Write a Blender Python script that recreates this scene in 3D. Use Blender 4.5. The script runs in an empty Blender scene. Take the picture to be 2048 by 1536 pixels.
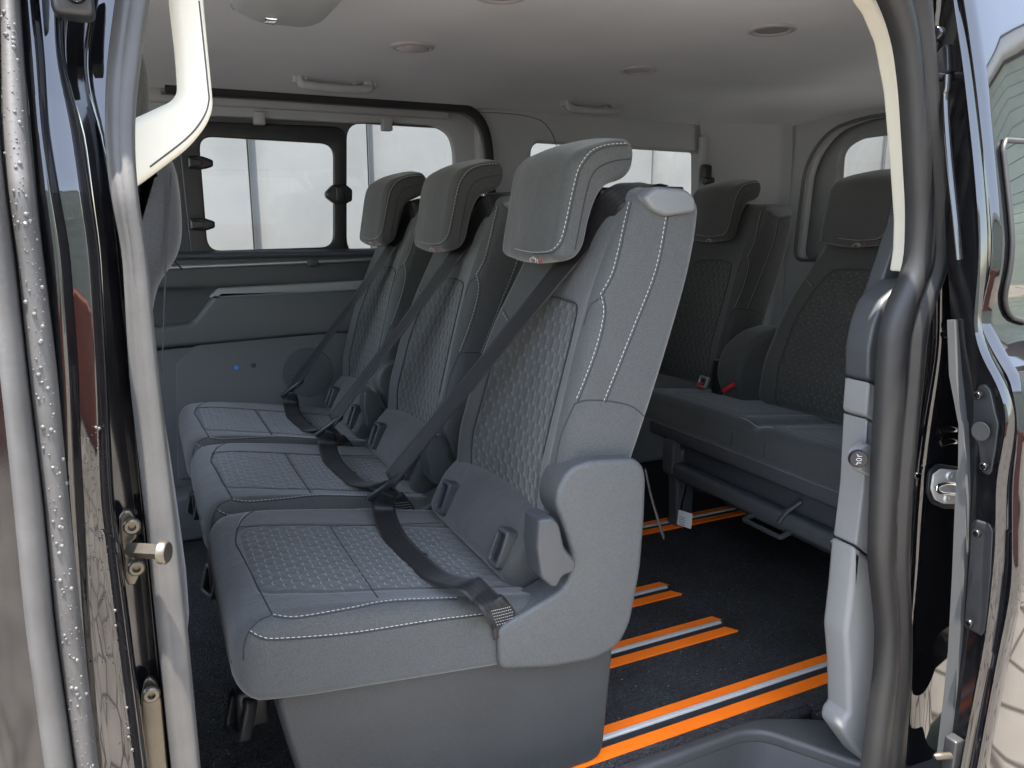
import bpy, bmesh, math, random
import numpy as np
from mathutils import Vector, Matrix
random.seed(7); rng = np.random.default_rng(5)
sc = bpy.context.scene; col = sc.collection
PI = math.pi

# ------------------------------------------------------------------ camera, world, sun, exposure
CAM = np.array([0.0, 0.0, 1.0]); PITCH, YAW, FPX = math.radians(12.0), math.radians(25.5), 1540.0
cam = bpy.data.cameras.new('camera'); co = bpy.data.objects.new('camera', cam); col.objects.link(co)
co.location = CAM; co.rotation_euler = (PI / 2 - PITCH, 0, -YAW)
cam.sensor_width = 36; cam.lens = 36 * FPX / 2048; cam.clip_start = 0.02; cam.clip_end = 500
sc.camera = co
SUN_TO = Vector((-0.10, -0.13, 0.985)).normalized()
w = bpy.data.worlds.new('World'); sc.world = w; w.use_nodes = True
nt = w.node_tree; bg = nt.nodes['Background']
sky = nt.nodes.new('ShaderNodeTexSky'); sky.sky_type = 'NISHITA'; sky.sun_disc = False
sky.sun_elevation = math.asin(SUN_TO.z); sky.sun_rotation = math.atan2(SUN_TO.x, SUN_TO.y)
sky.air_density = 1.0; sky.dust_density = 1.0
hs_ = nt.nodes.new('ShaderNodeHueSaturation'); hs_.inputs['Saturation'].default_value = .72
nt.links.new(sky.outputs[0], hs_.inputs['Color']); nt.links.new(hs_.outputs[0], bg.inputs[0]); bg.inputs[1].default_value = 0.15
sl = bpy.data.lights.new('sun', 'SUN'); so = bpy.data.objects.new('sun', sl); col.objects.link(so)
sl.energy = 4.0; sl.angle = math.radians(0.6); sl.color = (1, 0.95, 0.88)
so.rotation_euler = SUN_TO.to_track_quat('Z', 'Y').to_euler()
vs = sc.view_settings; vs.view_transform = 'Standard'; vs.look = 'None'; vs.gamma = 1; vs.use_curve_mapping = False
vs.exposure = 3.3
vs.use_white_balance = True; vs.white_balance_temperature = 6750; vs.white_balance_tint = 10
sc.render.engine = 'CYCLES'
sc.cycles.max_bounces = 10; sc.cycles.diffuse_bounces = 5; sc.cycles.glossy_bounces = 5; sc.cycles.transparent_max_bounces = 12
sc.cycles.sample_clamp_indirect = 6

# ------------------------------------------------------------------ helpers
_F = np.array([math.sin(YAW) * math.cos(PITCH), math.cos(YAW) * math.cos(PITCH), -math.sin(PITCH)])
_R = np.array([math.cos(YAW), -math.sin(YAW), 0.0]); _U = np.cross(_R, _F)
def P(px, py, ax, val):
    """where a measured sight line meets the real plane axis=val"""
    d = _F + _R * (px - 1024) / FPX - _U * (py - 768) / FPX
    return CAM + d * ((val - CAM[ax]) / d[ax])

from mathutils.bvhtree import BVHTree
_bv = {}
def on(o, pts, off=.0006, n=8):
    """lay a measured seam on the real surface of a built part"""
    if o.name not in _bv:
        me = o.data; _bv[o.name] = BVHTree.FromPolygons([v.co for v in me.vertices], [tuple(p.vertices) for p in me.polygons])
    out = []
    for q in (smooth_path([(a, b, 0) for a, b in pts], n) if n > 1 else [(a, b, 0) for a, b in pts]):
        d = _F + _R * (q[0] - 1024) / FPX - _U * (q[1] - 768) / FPX
        h = _bv[o.name].ray_cast(Vector(CAM), Vector(d).normalized())
        if h[0] is None: continue
        nn = h[1] if h[1].dot(Vector(d)) < 0 else -h[1]
        out.append(np.array(h[0] + nn * off))
    return out
def empty(name, loc, label=None, cat=None, group=None):
    o = bpy.data.objects.new(name, None); col.objects.link(o); o.location = loc; o.empty_display_size = .1
    if label: o['label'] = label
    if cat: o['category'] = cat
    if group: o['group'] = group
    return o
def link(name, me, mats, parent=None, smooth=True, kind=None):
    o = bpy.data.objects.new(name, me); col.objects.link(o)
    for m in (mats if isinstance(mats, (list, tuple)) else [mats]): me.materials.append(m)
    if smooth:
        me.polygons.foreach_set('use_smooth', [True] * len(me.polygons))
    if parent is not None:
        o.parent = parent
        q = parent; off = Vector((0, 0, 0))
        if q.type == 'EMPTY': o.location = -q.location
    if kind: o['kind'] = kind
    return o
def obj(name, verts, faces, m, parent=None, smooth=True, kind=None, sharp=None):
    me = bpy.data.meshes.new(name)
    me.from_pydata([tuple(map(float, v)) for v in verts], [], faces)
    bm = bmesh.new(); bm.from_mesh(me)
    bmesh.ops.recalc_face_normals(bm, faces=bm.faces)
    if sharp:
        for e in bm.edges:
            if len(e.link_faces) == 2 and e.calc_face_angle(0) > math.radians(sharp): e.smooth = False
    bm.to_mesh(me); bm.free()
    return link(name, me, m, parent, smooth, kind)

def smooth_path(pts, n=8, closed=False):
    pts = [np.array(p, float) for p in pts]; N = len(pts); out = []
    rngN = N if closed else N - 1
    for i in range(rngN):
        p0 = pts[(i - 1) % N] if (closed or i > 0) else 2 * pts[0] - pts[1]
        p1 = pts[i]; p2 = pts[(i + 1) % N]
        p3 = pts[(i + 2) % N] if (closed or i + 2 < N) else 2 * pts[-1] - pts[-2]
        for k in range(n):
            t = k / n
            out.append(.5 * ((2 * p1) + (-p0 + p2) * t + (2 * p0 - 5 * p1 + 4 * p2 - p3) * t * t + (-p0 + 3 * p1 - 3 * p2 + p3) * t ** 3))
    if not closed: out.append(pts[-1])
    return out
def rp(pts, r, n=5):
    """polygon with rounded corners; r scalar or list"""
    out = []; N = len(pts)
    for i in range(N):
        a, b, c = (np.array(pts[(i + k) % N], float) for k in (-1, 0, 1))
        rr = r[i] if isinstance(r, (list, tuple)) else r
        d1, d2 = a - b, c - b; l1, l2 = np.linalg.norm(d1), np.linalg.norm(d2)
        t = min(rr, l1 * .48, l2 * .48)
        if t < 1e-6: out.append(b); continue
        p, q = b + d1 / l1 * t, b + d2 / l2 * t
        for k in range(n + 1):
            s = k / n; out.append((1 - s) ** 2 * p + 2 * s * (1 - s) * b + s * s * q)
    return out
def plate(name, outlines, origin, u, v, thick, bevel, m, parent=None, kind=None, res=3):
    """solid plate with optional holes; front face at origin plane, solid extends along -(u x v)"""
    cu = bpy.data.curves.new(name, 'CURVE'); cu.dimensions = '2D'; cu.fill_mode = 'BOTH'
    for pts in outlines:
        s = cu.splines.new('POLY'); s.points.add(len(pts) - 1)
        for i, p in enumerate(pts): s.points[i].co = (p[0], p[1], 0, 1)
        s.use_cyclic_u = True
    cu.extrude = max(thick / 2 - bevel, 0.0002); cu.bevel_depth = bevel; cu.bevel_resolution = res; cu.offset = -bevel
    tmp = bpy.data.objects.new('tmp', cu); col.objects.link(tmp)
    dg = bpy.context.evaluated_depsgraph_get()
    me = bpy.data.meshes.new_from_object(tmp.evaluated_get(dg)); bpy.data.objects.remove(tmp); bpy.data.curves.remove(cu)
    u, v = Vector(u).normalized(), Vector(v).normalized(); n = u.cross(v)
    org = Vector(origin) - n * thick / 2
    M_ = Matrix(((u.x, v.x, n.x, org.x), (u.y, v.y, n.y, org.y), (u.z, v.z, n.z, org.z), (0, 0, 0, 1)))
    me.transform(M_)
    me.name = name; me.materials.clear()
    bm = bmesh.new(); bm.from_mesh(me); bmesh.ops.remove_doubles(bm, verts=bm.verts, dist=1e-5)
    bmesh.ops.recalc_face_normals(bm, faces=bm.faces)
    for e in bm.edges:
        if len(e.link_faces) == 2 and e.calc_face_angle(0) > math.radians(40): e.smooth = False
    bm.to_mesh(me); bm.free()
    return link(name, me, m, parent, True, kind)
def yplate(name, pxs, y, thick, bevel, m, parent, holes=(), r=0, rh=None):
    """plate in the real plane y=const whose outline was measured on the photograph; faces the door side (-y)"""
    f = lambda L, rr: [(p[0], p[2]) for p in (P(a, b, 1, y) for a, b in L)] if not rr else rp([(p[0], p[2]) for p in (P(a, b, 1, y) for a, b in L)], rr)
    outs = [f(pxs, r)] + [f(h, rh if rh is not None else r) for h in holes]
    return plate(name, outs, (0, y, 0), (1, 0, 0), (0, 0, 1), thick, bevel, m, parent)
def pillow(name, prof, w0, w1, r, m, parent, plane='xz', ne=7, bulge=0.0, ri=None):
    """closed profile swept across a width with rounded edges; plane xz sweeps along y, xy along z, yz along x"""
    ri = ri or r
    prof = np.array([(p[0], p[1]) for p in prof], float)
    keep = np.linalg.norm(prof - np.roll(prof, 1, 0), axis=1) > 1e-6; prof = prof[keep]
    if np.sum(prof[:, 0] * np.roll(prof[:, 1], -1) - np.roll(prof[:, 0], -1) * prof[:, 1]) < 0: prof = prof[::-1]
    def nrm_of(q):
        e = np.roll(q, -1, 0) - q; e /= np.linalg.norm(e, axis=1)[:, None] + 1e-9; e0 = np.roll(e, 1, 0)
        n_ = np.stack([e[:, 1], -e[:, 0]], 1) + np.stack([e0[:, 1], -e0[:, 0]], 1); return n_ / (np.linalg.norm(n_, axis=1)[:, None] + 1e-9)
    E0 = np.roll(prof, -1, 0) - prof; cur = prof.copy(); last = 0.0; cache = {}
    levels = [(w0 + r * (1 - math.cos(PI / 2 * i / ne)), ri * (1 - math.sin(PI / 2 * i / ne))) for i in range(ne + 1)]
    for ww, ins in levels[::-1]:
        steps = max(1, int((ins - last) / .0015))
        for _ in range(steps):
            cur = cur - nrm_of(cur) * (ins - last) / steps
            for _k in range(4):
                e = np.roll(cur, -1, 0) - cur; bad = np.where((e * E0).sum(1) < 0)[0]
                if not len(bad): break
                for b in bad:
                    c2 = (b + 1) % len(cur); mid = (cur[b] + cur[c2]) / 2; cur[b] = mid - E0[b] * 1e-4; cur[c2] = mid + E0[b] * 1e-4
        last = ins; cache[ins] = cur.copy()
    st = [(a, cache[b]) for a, b in levels]
    mid = []
    if bulge:
        n0 = nrm_of(prof)
        for k in range(1, 8): mid.append((w0 + r + (w1 - w0 - 2 * r) * k / 8, prof + n0 * bulge * math.sin(PI * k / 8)))
    st = st + mid + [(w1 - (a - w0), b) for a, b in st[::-1]]
    V = []; n = len(prof)
    for ww, q in st:
        for a, b in q: V.append((a, ww, b) if plane == 'xz' else (a, b, ww) if plane == 'xy' else (ww, a, b))
    Fc = []
    for j in range(len(st) - 1):
        for i in range(n):
            k = (i + 1) % n; Fc.append((j * n + i, j * n + k, (j + 1) * n + k, (j + 1) * n + i))
    Fc.append(tuple(range(n))); Fc.append(tuple(range((len(st) - 1) * n, len(st) * n)))
    return obj(name, V, Fc, m, parent, sharp=50)
def frame_vecs(pts):
    pts = [np.array(p, float) for p in pts]; out = []
    up = np.array([0, 0, 1.0]); prev = None
    for i, p in enumerate(pts):
        t = pts[min(i + 1, len(pts) - 1)] - pts[max(i - 1, 0)]; t /= np.linalg.norm(t) + 1e-12
        if prev is None:
            a = np.cross(t, up)
            if np.linalg.norm(a) < .1: a = np.cross(t, [1, 0, 0])
        else: a = prev - t * (prev @ t)
        a /= np.linalg.norm(a) + 1e-12; prev = a
        out.append((p, t, a, np.cross(t, a)))
    return out
def tube_geo(V, Fc, pts, r, n=8, closed=False, ry=None):
    fr = frame_vecs(pts); b0 = len(V); L = len(pts)
    for j, (p, t, a, b) in enumerate(fr):
        rr = r[j] if isinstance(r, (list, tuple)) else r
        for i in range(n):
            an = 2 * PI * i / n; V.append(p + a * math.cos(an) * rr + b * math.sin(an) * (ry or rr))
    for j in range(L if closed else L - 1):
        for i in range(n):
            k = (i + 1) % n; j2 = (j + 1) % L
            Fc.append((b0 + j * n + i, b0 + j * n + k, b0 + j2 * n + k, b0 + j2 * n + i))
    if not closed: Fc.append(tuple(range(b0, b0 + n))); Fc.append(tuple(range(b0 + (L - 1) * n, b0 + L * n)))
def tube(name, pts, r, m, parent, n=10, closed=False, ry=None, kind=None):
    V, Fc = [], []; tube_geo(V, Fc, pts, r, n, closed, ry); return obj(name, V, Fc, m, parent, kind=kind, sharp=60)
def stitch_geo(V, Fc, pts, dash=.005, gap=.0028, r=.00065):
    pts = [np.array(p, float) for p in pts]
    d = [0]
    for a, b in zip(pts, pts[1:]): d.append(d[-1] + np.linalg.norm(b - a))
    A = np.array(pts); s = 0
    at = lambda q: np.array([np.interp(q, d, A[:, k]) for k in range(3)])
    while s + dash < d[-1]:
        tube_geo(V, Fc, [at(s), at(s + dash / 2), at(s + dash)], [r * .7, r, r * .7], 5); s += dash + gap
def box_geo(V, Fc, x0, x1, y0, y1, z0, z1):
    b = len(V)
    V += [(x, y, z) for z in (z0, z1) for y in (y0, y1) for x in (x0, x1)]
    Fc += [tuple(b + i for i in f) for f in ((0, 2, 3, 1), (4, 5, 7, 6), (0, 1, 5, 4), (2, 6, 7, 3), (0, 4, 6, 2), (1, 3, 7, 5))]
def bbox(name, x0, x1, y0, y1, z0, z1, bev, m, parent, seg=3):
    V, Fc = [], []; box_geo(V, Fc, x0, x1, y0, y1, z0, z1)
    me = bpy.data.meshes.new(name); me.from_pydata(V, [], Fc); bm = bmesh.new(); bm.from_mesh(me)
    bmesh.ops.recalc_face_normals(bm, faces=bm.faces)
    if bev: bmesh.ops.bevel(bm, geom=bm.edges[:], offset=bev, segments=seg, affect='EDGES', profile=.5)
    bm.to_mesh(me); bm.free(); return link(name, me, m, parent)
def disc(name, c, axis, r, h, m, parent, n=28, bev=.0015, hole=None):
    axis = Vector(axis).normalized(); q = Vector((0, 0, 1)).rotation_difference(axis)
    prof = [(0, 0), (r, 0), (r, h - bev), (r - bev, h)]
    prof += [(hole, h), (hole * .8, h * .35), (0, h * .35)] if hole else [(0, h)]
    V, Fc = [], []
    for a, z in prof:
        for i in range(n):
            an = 2 * PI * i / n; p = q @ Vector((a * math.cos(an), a * math.sin(an), z)); V.append(np.array(c) + np.array(p))
    for j in range(len(prof) - 1):
        for i in range(n):
            k = (i + 1) % n; Fc.append((j * n + i, j * n + k, (j + 1) * n + k, (j + 1) * n + i))
    me_o = obj(name, V, Fc, m, parent, sharp=45)
    return me_o
def ribbon(name, pts, wdirs, width, m, parent, th=.0016, n=10):
    """flat webbing: path, width direction at each control point"""
    C_ = smooth_path(pts, n); W_ = smooth_path(wdirs, n); N = len(C_); K = 6
    V, Fc, UV = [], [], []
    for j in range(N):
        t = C_[min(j + 1, N - 1)] - C_[max(j - 1, 0)]; t /= np.linalg.norm(t)
        wv = W_[j] - t * (W_[j] @ t); wv /= np.linalg.norm(wv); nn = np.cross(t, wv)
        for side in (1, -1):
            for k in range(K + 1):
                s = (k / K - .5) * (1 if side == 1 else -1)
                V.append(C_[j] + wv * s * width + nn * th / 2 * side + nn * .0012 * (1 - (2 * s) ** 2) ); UV.append((s + .5, j / N))
    M2 = 2 * (K + 1)
    for j in range(N - 1):
        for k in range(M2):
            k2 = (k + 1) % M2; Fc.append((j * M2 + k, j * M2 + k2, (j + 1) * M2 + k2, (j + 1) * M2 + k))
    Fc.append(tuple(range(M2))); Fc.append(tuple(range((N - 1) * M2, N * M2)))
    o = obj(name, V, Fc, m, parent)
    me = o.data; uv = me.uv_layers.new(name='UVMap')
    for l in me.loops: uv.data[l.index].uv = UV[l.vertex_index]
    return o

# ------------------------------------------------------------------ materials
def M(name, c, rough=.6, metal=0.0, ior=1.45, var=0.0, vscale=8, bump=0.0, bscale=300, bdist=.001, sheen=0.0, coat=0.0, speck=0.0, spec_c=None):
    m = bpy.data.materials.new(name); m.use_nodes = True; t = m.node_tree; b = t.nodes['Principled BSDF']
    c = (c, c, c) if isinstance(c, (int, float)) else c
    b.inputs['Base Color'].default_value = (*c, 1); b.inputs['Roughness'].default_value = rough
    b.inputs['Metallic'].default_value = metal; b.inputs['IOR'].default_value = ior
    if sheen: b.inputs['Sheen Weight'].default_value = sheen; b.inputs['Sheen Roughness'].default_value = .4
    if coat: b.inputs['Coat Weight'].default_value = coat; b.inputs['Coat Roughness'].default_value = .02
    tc = t.nodes.new('ShaderNodeTexCoord'); L = t.links.new
    last = None
    if var:
        n = t.nodes.new('ShaderNodeTexNoise'); n.inputs['Scale'].default_value = vscale; n.inputs['Detail'].default_value = 5
        L(tc.outputs['Object'], n.inputs['Vector'])
        mx = t.nodes.new('ShaderNodeMix'); mx.data_type = 'RGBA'
        mx.inputs['A'].default_value = (*[x * (1 - var) for x in c], 1); mx.inputs['B'].default_value = (*[min(1, x * (1 + var)) for x in c], 1)
        rr = t.nodes.new('ShaderNodeMapRange'); rr.inputs[1].default_value = .3; rr.inputs[2].default_value = .7
        L(n.outputs['Fac'], rr.inputs[0]); L(rr.outputs[0], mx.inputs['Factor']); last = mx.outputs['Result']
        r2 = t.nodes.new('ShaderNodeMapRange'); r2.inputs[3].default_value = rough * .88; r2.inputs[4].default_value = min(1, rough * 1.12)
        L(n.outputs['Fac'], r2.inputs[0]); L(r2.outputs[0], b.inputs['Roughness'])
    if bump or speck:
        v = t.nodes.new('ShaderNodeTexVoronoi'); v.inputs['Scale'].default_value = bscale; L(tc.outputs['Object'], v.inputs['Vector'])
        if bump:
            bp = t.nodes.new('ShaderNodeBump'); bp.inputs['Strength'].default_value = bump; bp.inputs['Distance'].default_value = bdist
            L(v.outputs['Distance'], bp.inputs['Height']); L(bp.outputs['Normal'], b.inputs['Normal'])
        if speck:
            mx2 = t.nodes.new('ShaderNodeMix'); mx2.data_type = 'RGBA'; mx2.blend_type = 'MULTIPLY'; mx2.inputs['Factor'].default_value = 1
            if last: L(last, mx2.inputs['A'])
            else: mx2.inputs['A'].default_value = (*c, 1)
            sx = t.nodes.new('ShaderNodeSeparateColor'); L(v.outputs['Color'], sx.inputs[0])
            mr = t.nodes.new('ShaderNodeMapRange'); mr.inputs[3].default_value = 1 - speck; mr.inputs[4].default_value = 1 + speck; L(sx.outputs[0], mr.inputs[0])
            L(mr.outputs[0], mx2.inputs['B']); last = mx2.outputs['Result']
    if last: L(last, b.inputs['Base Color'])
    return m
def fabric(name, c, c2=None):
    """woven cloth; a mesh attribute 'panel' picks the quilted cloth"""
    m = M(name, c, .9, sheen=.3, var=.06, vscale=14, bump=.45, bscale=780, bdist=.001, speck=.2)
    t = m.node_tree; b = t.nodes['Principled BSDF']; L = t.links.new
    tc = t.nodes.new('ShaderNodeTexCoord'); nz = t.nodes.new('ShaderNodeTexNoise'); nz.inputs['Scale'].default_value = 16; nz.inputs['Detail'].default_value = 3; nz.inputs['Distortion'].default_value = .6
    L(tc.outputs['Object'], nz.inputs['Vector']); b2 = t.nodes.new('ShaderNodeBump'); b2.inputs['Strength'].default_value = .35; b2.inputs['Distance'].default_value = .006
    b1 = b.inputs['Normal'].links[0].from_node; L(nz.outputs['Fac'], b2.inputs['Height']); L(b2.outputs[0], b1.inputs['Normal'])
    if c2:
        src = b.inputs['Base Color'].links[0].from_socket
        at = t.nodes.new('ShaderNodeAttribute'); at.attribute_name = 'panel'
        rr = t.nodes.new('ShaderNodeMapRange'); rr.inputs[1].default_value = -.0006; rr.inputs[2].default_value = .0006
        L(at.outputs['Fac'], rr.inputs[0])
        mx = t.nodes.new('ShaderNodeMix'); mx.data_type = 'RGBA'; mx.blend_type = 'MULTIPLY'
        L(rr.outputs[0], mx.inputs['Factor']); L(src, mx.inputs['A']); mx.inputs['B'].default_value = (*c2, 1)
        L(mx.outputs['Result'], b.inputs['Base Color'])
    return m
FAB = fabric('seat_cloth', (.056, .0585, .0575), (.86, .86, .84))
FABB = fabric('bench_cloth', (.054, .058, .060), (.95, .95, .92))
PLS = M('grained_plastic', (.062, .0655, .066), .5, bump=.45, bscale=620, bdist=.0009, speck=.16)
BASEP = M('base_plastic', (.036, .0375, .0375), .6, bump=.45, bscale=560, bdist=.0008, var=.10, speck=.08)
DKP = M('dark_plastic', (.045, .048, .052), .45, bump=.25, bscale=500, bdist=.0005)
BLKP = M('black_plastic', (.014, .015, .017), .38, var=.15, vscale=30)
BLKM = M('matte_black', (.012, .013, .015), .75, var=.2, vscale=20)
GLOSS = M('black_gloss_paint', (.004, .004, .005), 0.03, ior=1.65, var=.1, vscale=60)
GLOSSD = M('black_paint_inner', (.006, .006, .007), .10, ior=1.55, var=.3, vscale=50)
RUB = M('rubber', (.010, .0103, .011), .5, var=.12, vscale=25, bump=.12, bscale=250, bdist=.0006)
RUBS = M('lit_seal_rubber', (.050, .049, .048), .55, var=.2, vscale=18, bump=.15, bscale=220, bdist=.0006)  # paler copy of the seal rubber: the lit B pillar side is put into the colour
RUBD = M('dusty_rubber', (.050, .049, .049), .55, var=.22, vscale=18, bump=.15, bscale=220, bdist=.0006)
HEADL = M('headliner_cloth', (.53, .555, .59), .95, bump=.3, bscale=700, bdist=.0008, speck=.05, var=.03, vscale=5)
GREYT = M('light_grey_trim', (.29, .305, .32), .6, bump=.15, bscale=500, bdist=.0005)
GREYM = M('mid_grey_trim', (.082, .086, .087), .6, bump=.2, bscale=500, bdist=.0005, var=.04)
PILT = M('pillar_trim', (.165, .166, .165), .6, bump=.15, bscale=500, bdist=.0005)
CREAM = M('cream_trim', (.56, .535, .46), .6, bump=.15, bscale=420, bdist=.0005)
SILV = M('satin_silver', (.42, .44, .46), .35, .8)
ALU = M('aluminium', (.55, .54, .52), .4, .25, bump=.1, bscale=200)
STEEL = M('zinc_steel', (.11, .10, .082), .42, .9, var=.18, vscale=40)
CHROME = M('chrome', (.8, .8, .82), .08, 1.0)
ORANGE = M('orange_tape', (.95, .175, .008), .5, var=.07, vscale=9)
WHITE = M('white_thread', (.46, .45, .42), .8)
THREAD = M('pale_thread', (.30, .305, .31), .8)
SEAM = M('seam_groove', (.025, .027, .03), .9)
RED = M('red_plastic', (.62, .02, .02), .4)
BLUE = M('blue_dot', (.03, .25, .70), .5)
PAPER = M('paper_label', (.75, .75, .73), .6)
INK = M('label_ink', (.03, .03, .03), .6)
def glass(name, tint):
    m = bpy.data.materials.new(name); m.use_nodes = True; t = m.node_tree; t.nodes.remove(t.nodes['Principled BSDF'])
    out = t.nodes['Material Output']; tr = t.nodes.new('ShaderNodeBsdfTransparent'); tr.inputs[0].default_value = (*tint, 1)
    g = t.nodes.new('ShaderNodeBsdfGlossy'); g.inputs['Roughness'].default_value = .01
    fr = t.nodes.new('ShaderNodeFresnel'); fr.inputs[0].default_value = 1.4
    mx = t.nodes.new('ShaderNodeMixShader'); L = t.links.new
    L(fr.outputs[0], mx.inputs[0]); L(tr.outputs[0], mx.inputs[1]); L(g.outputs[0], mx.inputs[2]); L(mx.outputs[0], out.inputs[0]); return m
GLASS = glass('clear_pane', (.93, .95, .94))
TINT = M('dark_tinted_glass', (.006, .008, .008), .015, ior=1.8)
def belt_mat():
    m = M('belt_webbing', (.007, .007, .008), .5, ior=1.38, bump=.4, bscale=900, bdist=.0005, sheen=.08)
    t = m.node_tree; b = t.nodes['Principled BSDF']; L = t.links.new
    uv = t.nodes.new('ShaderNodeUVMap'); sp = t.nodes.new('ShaderNodeSeparateXYZ'); L(uv.outputs[0], sp.inputs[0])
    mu = t.nodes.new('ShaderNodeMath'); mu.operation = 'MULTIPLY'; mu.inputs[1].default_value = 31.4; L(sp.outputs[0], mu.inputs[0])
    sn = t.nodes.new('ShaderNodeMath'); sn.operation = 'SINE'; L(mu.outputs[0], sn.inputs[0])
    mr = t.nodes.new('ShaderNodeMapRange'); mr.inputs[1].default_value = -.4; mr.inputs[2].default_value = .4; L(sn.outputs[0], mr.inputs[0])
    mx = t.nodes.new('ShaderNodeMix'); mx.data_type = 'RGBA'; mx.inputs['A'].default_value = (.008, .0077, .0083, 1); mx.inputs['B'].default_value = (.014, .0135, .0143, 1)
    L(mr.outputs[0], mx.inputs['Factor']); L(mx.outputs['Result'], b.inputs['Base Color']); return m
BELT = belt_mat()
def carpet_mat():
    m = M('black_carpet', (.022, .0225, .0235), .95, bump=1.0, bscale=260, bdist=.005, speck=.6, var=.4, vscale=9)
    t = m.node_tree; b = t.nodes['Principled BSDF']; L = t.links.new; tc = t.nodes.new('ShaderNodeTexCoord')
    src = b.inputs['Base Color'].links[0].from_socket
    n = t.nodes.new('ShaderNodeTexNoise'); n.inputs['Scale'].default_value = 170; n.inputs['Detail'].default_value = 1; L(tc.outputs['Object'], n.inputs['Vector'])
    mr = t.nodes.new('ShaderNodeMapRange'); mr.inputs[1].default_value = .73; mr.inputs[2].default_value = .76; L(n.outputs['Fac'], mr.inputs[0])
    mx = t.nodes.new('ShaderNodeMix'); mx.data_type = 'RGBA'; mx.inputs['B'].default_value = (.3, .3, .28, 1)
    L(mr.outputs[0], mx.inputs['Factor']); L(src, mx.inputs['A']); L(mx.outputs['Result'], b.inputs['Base Color']); return m
CARPET = carpet_mat()
def concrete_mat():
    m = M('pale_concrete', (.145, .144, .141), .9, var=.13, vscale=2.6)
    t = m.node_tree; b = t.nodes['Principled BSDF']; L = t.links.new; tc = t.nodes.new('ShaderNodeTexCoord')
    src = b.inputs['Base Color'].links[0].from_socket
    mp = t.nodes.new('ShaderNodeMapping'); mp.inputs['Scale'].default_value = (38, 38, 13); mp.inputs['Rotation'].default_value = (.3, .5, .2); L(tc.outputs['Object'], mp.inputs[0])
    n = t.nodes.new('ShaderNodeTexNoise'); n.inputs['Scale'].default_value = 1; n.inputs['Detail'].default_value = 6; n.inputs['Roughness'].default_value = .65; L(mp.outputs[0], n.inputs['Vector'])
    mr = t.nodes.new('ShaderNodeMapRange'); mr.inputs[1].default_value = .57; mr.inputs[2].default_value = .66; mr.inputs[4].default_value = .6; L(n.outputs['Fac'], mr.inputs[0])
    mx = t.nodes.new('ShaderNodeMix'); mx.data_type = 'RGBA'; mx.inputs['B'].default_value = (.13, .13, .13, 1)
    L(mr.outputs[0], mx.inputs['Factor']); L(src, mx.inputs['A']); L(mx.outputs['Result'], b.inputs['Base Color']); return m
CONC = concrete_mat()
def paving_mat():
    m = M('stone_paving', (.205, .188, .168), .85, var=.25, vscale=2.2)
    t = m.node_tree; b = t.nodes['Principled BSDF']; L = t.links.new; tc = t.nodes.new('ShaderNodeTexCoord')
    src = b.inputs['Base Color'].links[0].from_socket
    v = t.nodes.new('ShaderNodeTexVoronoi'); v.feature = 'DISTANCE_TO_EDGE'; v.inputs['Scale'].default_value = 3.2; v.inputs['Randomness'].default_value = .8; L(tc.outputs['Object'], v.inputs['Vector'])
    mr = t.nodes.new('ShaderNodeMapRange'); mr.inputs[1].default_value = .01; mr.inputs[2].default_value = .045; L(v.outputs['Distance'], mr.inputs[0])
    mx = t.nodes.new('ShaderNodeMix'); mx.data_type = 'RGBA'; mx.inputs['A'].default_value = (.05, .042, .034, 1)
    L(mr.outputs[0], mx.inputs['Factor']); L(src, mx.inputs['B']); L(mx.outputs['Result'], b.inputs['Base Color'])
    bp = t.nodes.new('ShaderNodeBump'); bp.inputs['Strength'].default_value = .6; bp.inputs['Distance'].default_value = .02; L(mr.outputs[0], bp.inputs['Height']); L(bp.outputs[0], b.inputs['Normal']); return m
PAVE = paving_mat()

# ------------------------------------------------------------------ setting outside the vehicle
GZ = -0.62
V, Fc = [], []; V = [(-60, -60, GZ), (60, -60, GZ), (60, 60, GZ), (-60, 60, GZ)]
o = obj('paving', V, [(0, 1, 2, 3)], PAVE, smooth=False, kind='structure')

def concrete_wall(name, along, off, s0, s1, label):
    """wall of slightly convex upright panels, each stepping forward of the next"""
    pitch = .62; V, Fc = [], []; base = []
    s = s0
    while s < s1:
        for t in (0, .08, .18, .32, .5, .7, .9, .976, .978, .990, .992): base.append((s + pitch * t, off - .06 * (1 - (1 - t) ** 2) + (.05 if .977 < t < .991 else 0)))
        s += pitch
    for z in (GZ, 4.6):
        for a, b in base: V.append((a, b, z) if along == 'x' else (b, a, z))
    n = len(base)
    for i in range(n - 1): Fc.append((i, i + 1, n + i + 1, n + i))
    for z in (GZ, 4.6):
        pass
    b0 = len(V)
    for z in (GZ, 4.6):
        for a in (s0, s): V.append((a, off + .3, z) if along == 'x' else (off + .3, a, z))
    Fc += [(b0, b0 + 1, b0 + 3, b0 + 2), (0, b0, b0 + 2, n), (n - 1, b0 + 1, b0 + 3, 2 * n - 1)]
    Fc.append(tuple([n + i for i in range(n)] + [b0 + 3, b0 + 2]))
    o = obj(name, V, Fc, CONC, sharp=25)
    o['label'] = label; o['category'] = 'wall'; return o
concrete_wall('concrete_wall', 'x', 4.3, -3.17, 4.8, 'pale concrete wall of upright panels outside the side windows')
concrete_wall('concrete_wall', 'y', 4.8, .2, 4.1, 'pale concrete wall beyond the rear window')

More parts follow.
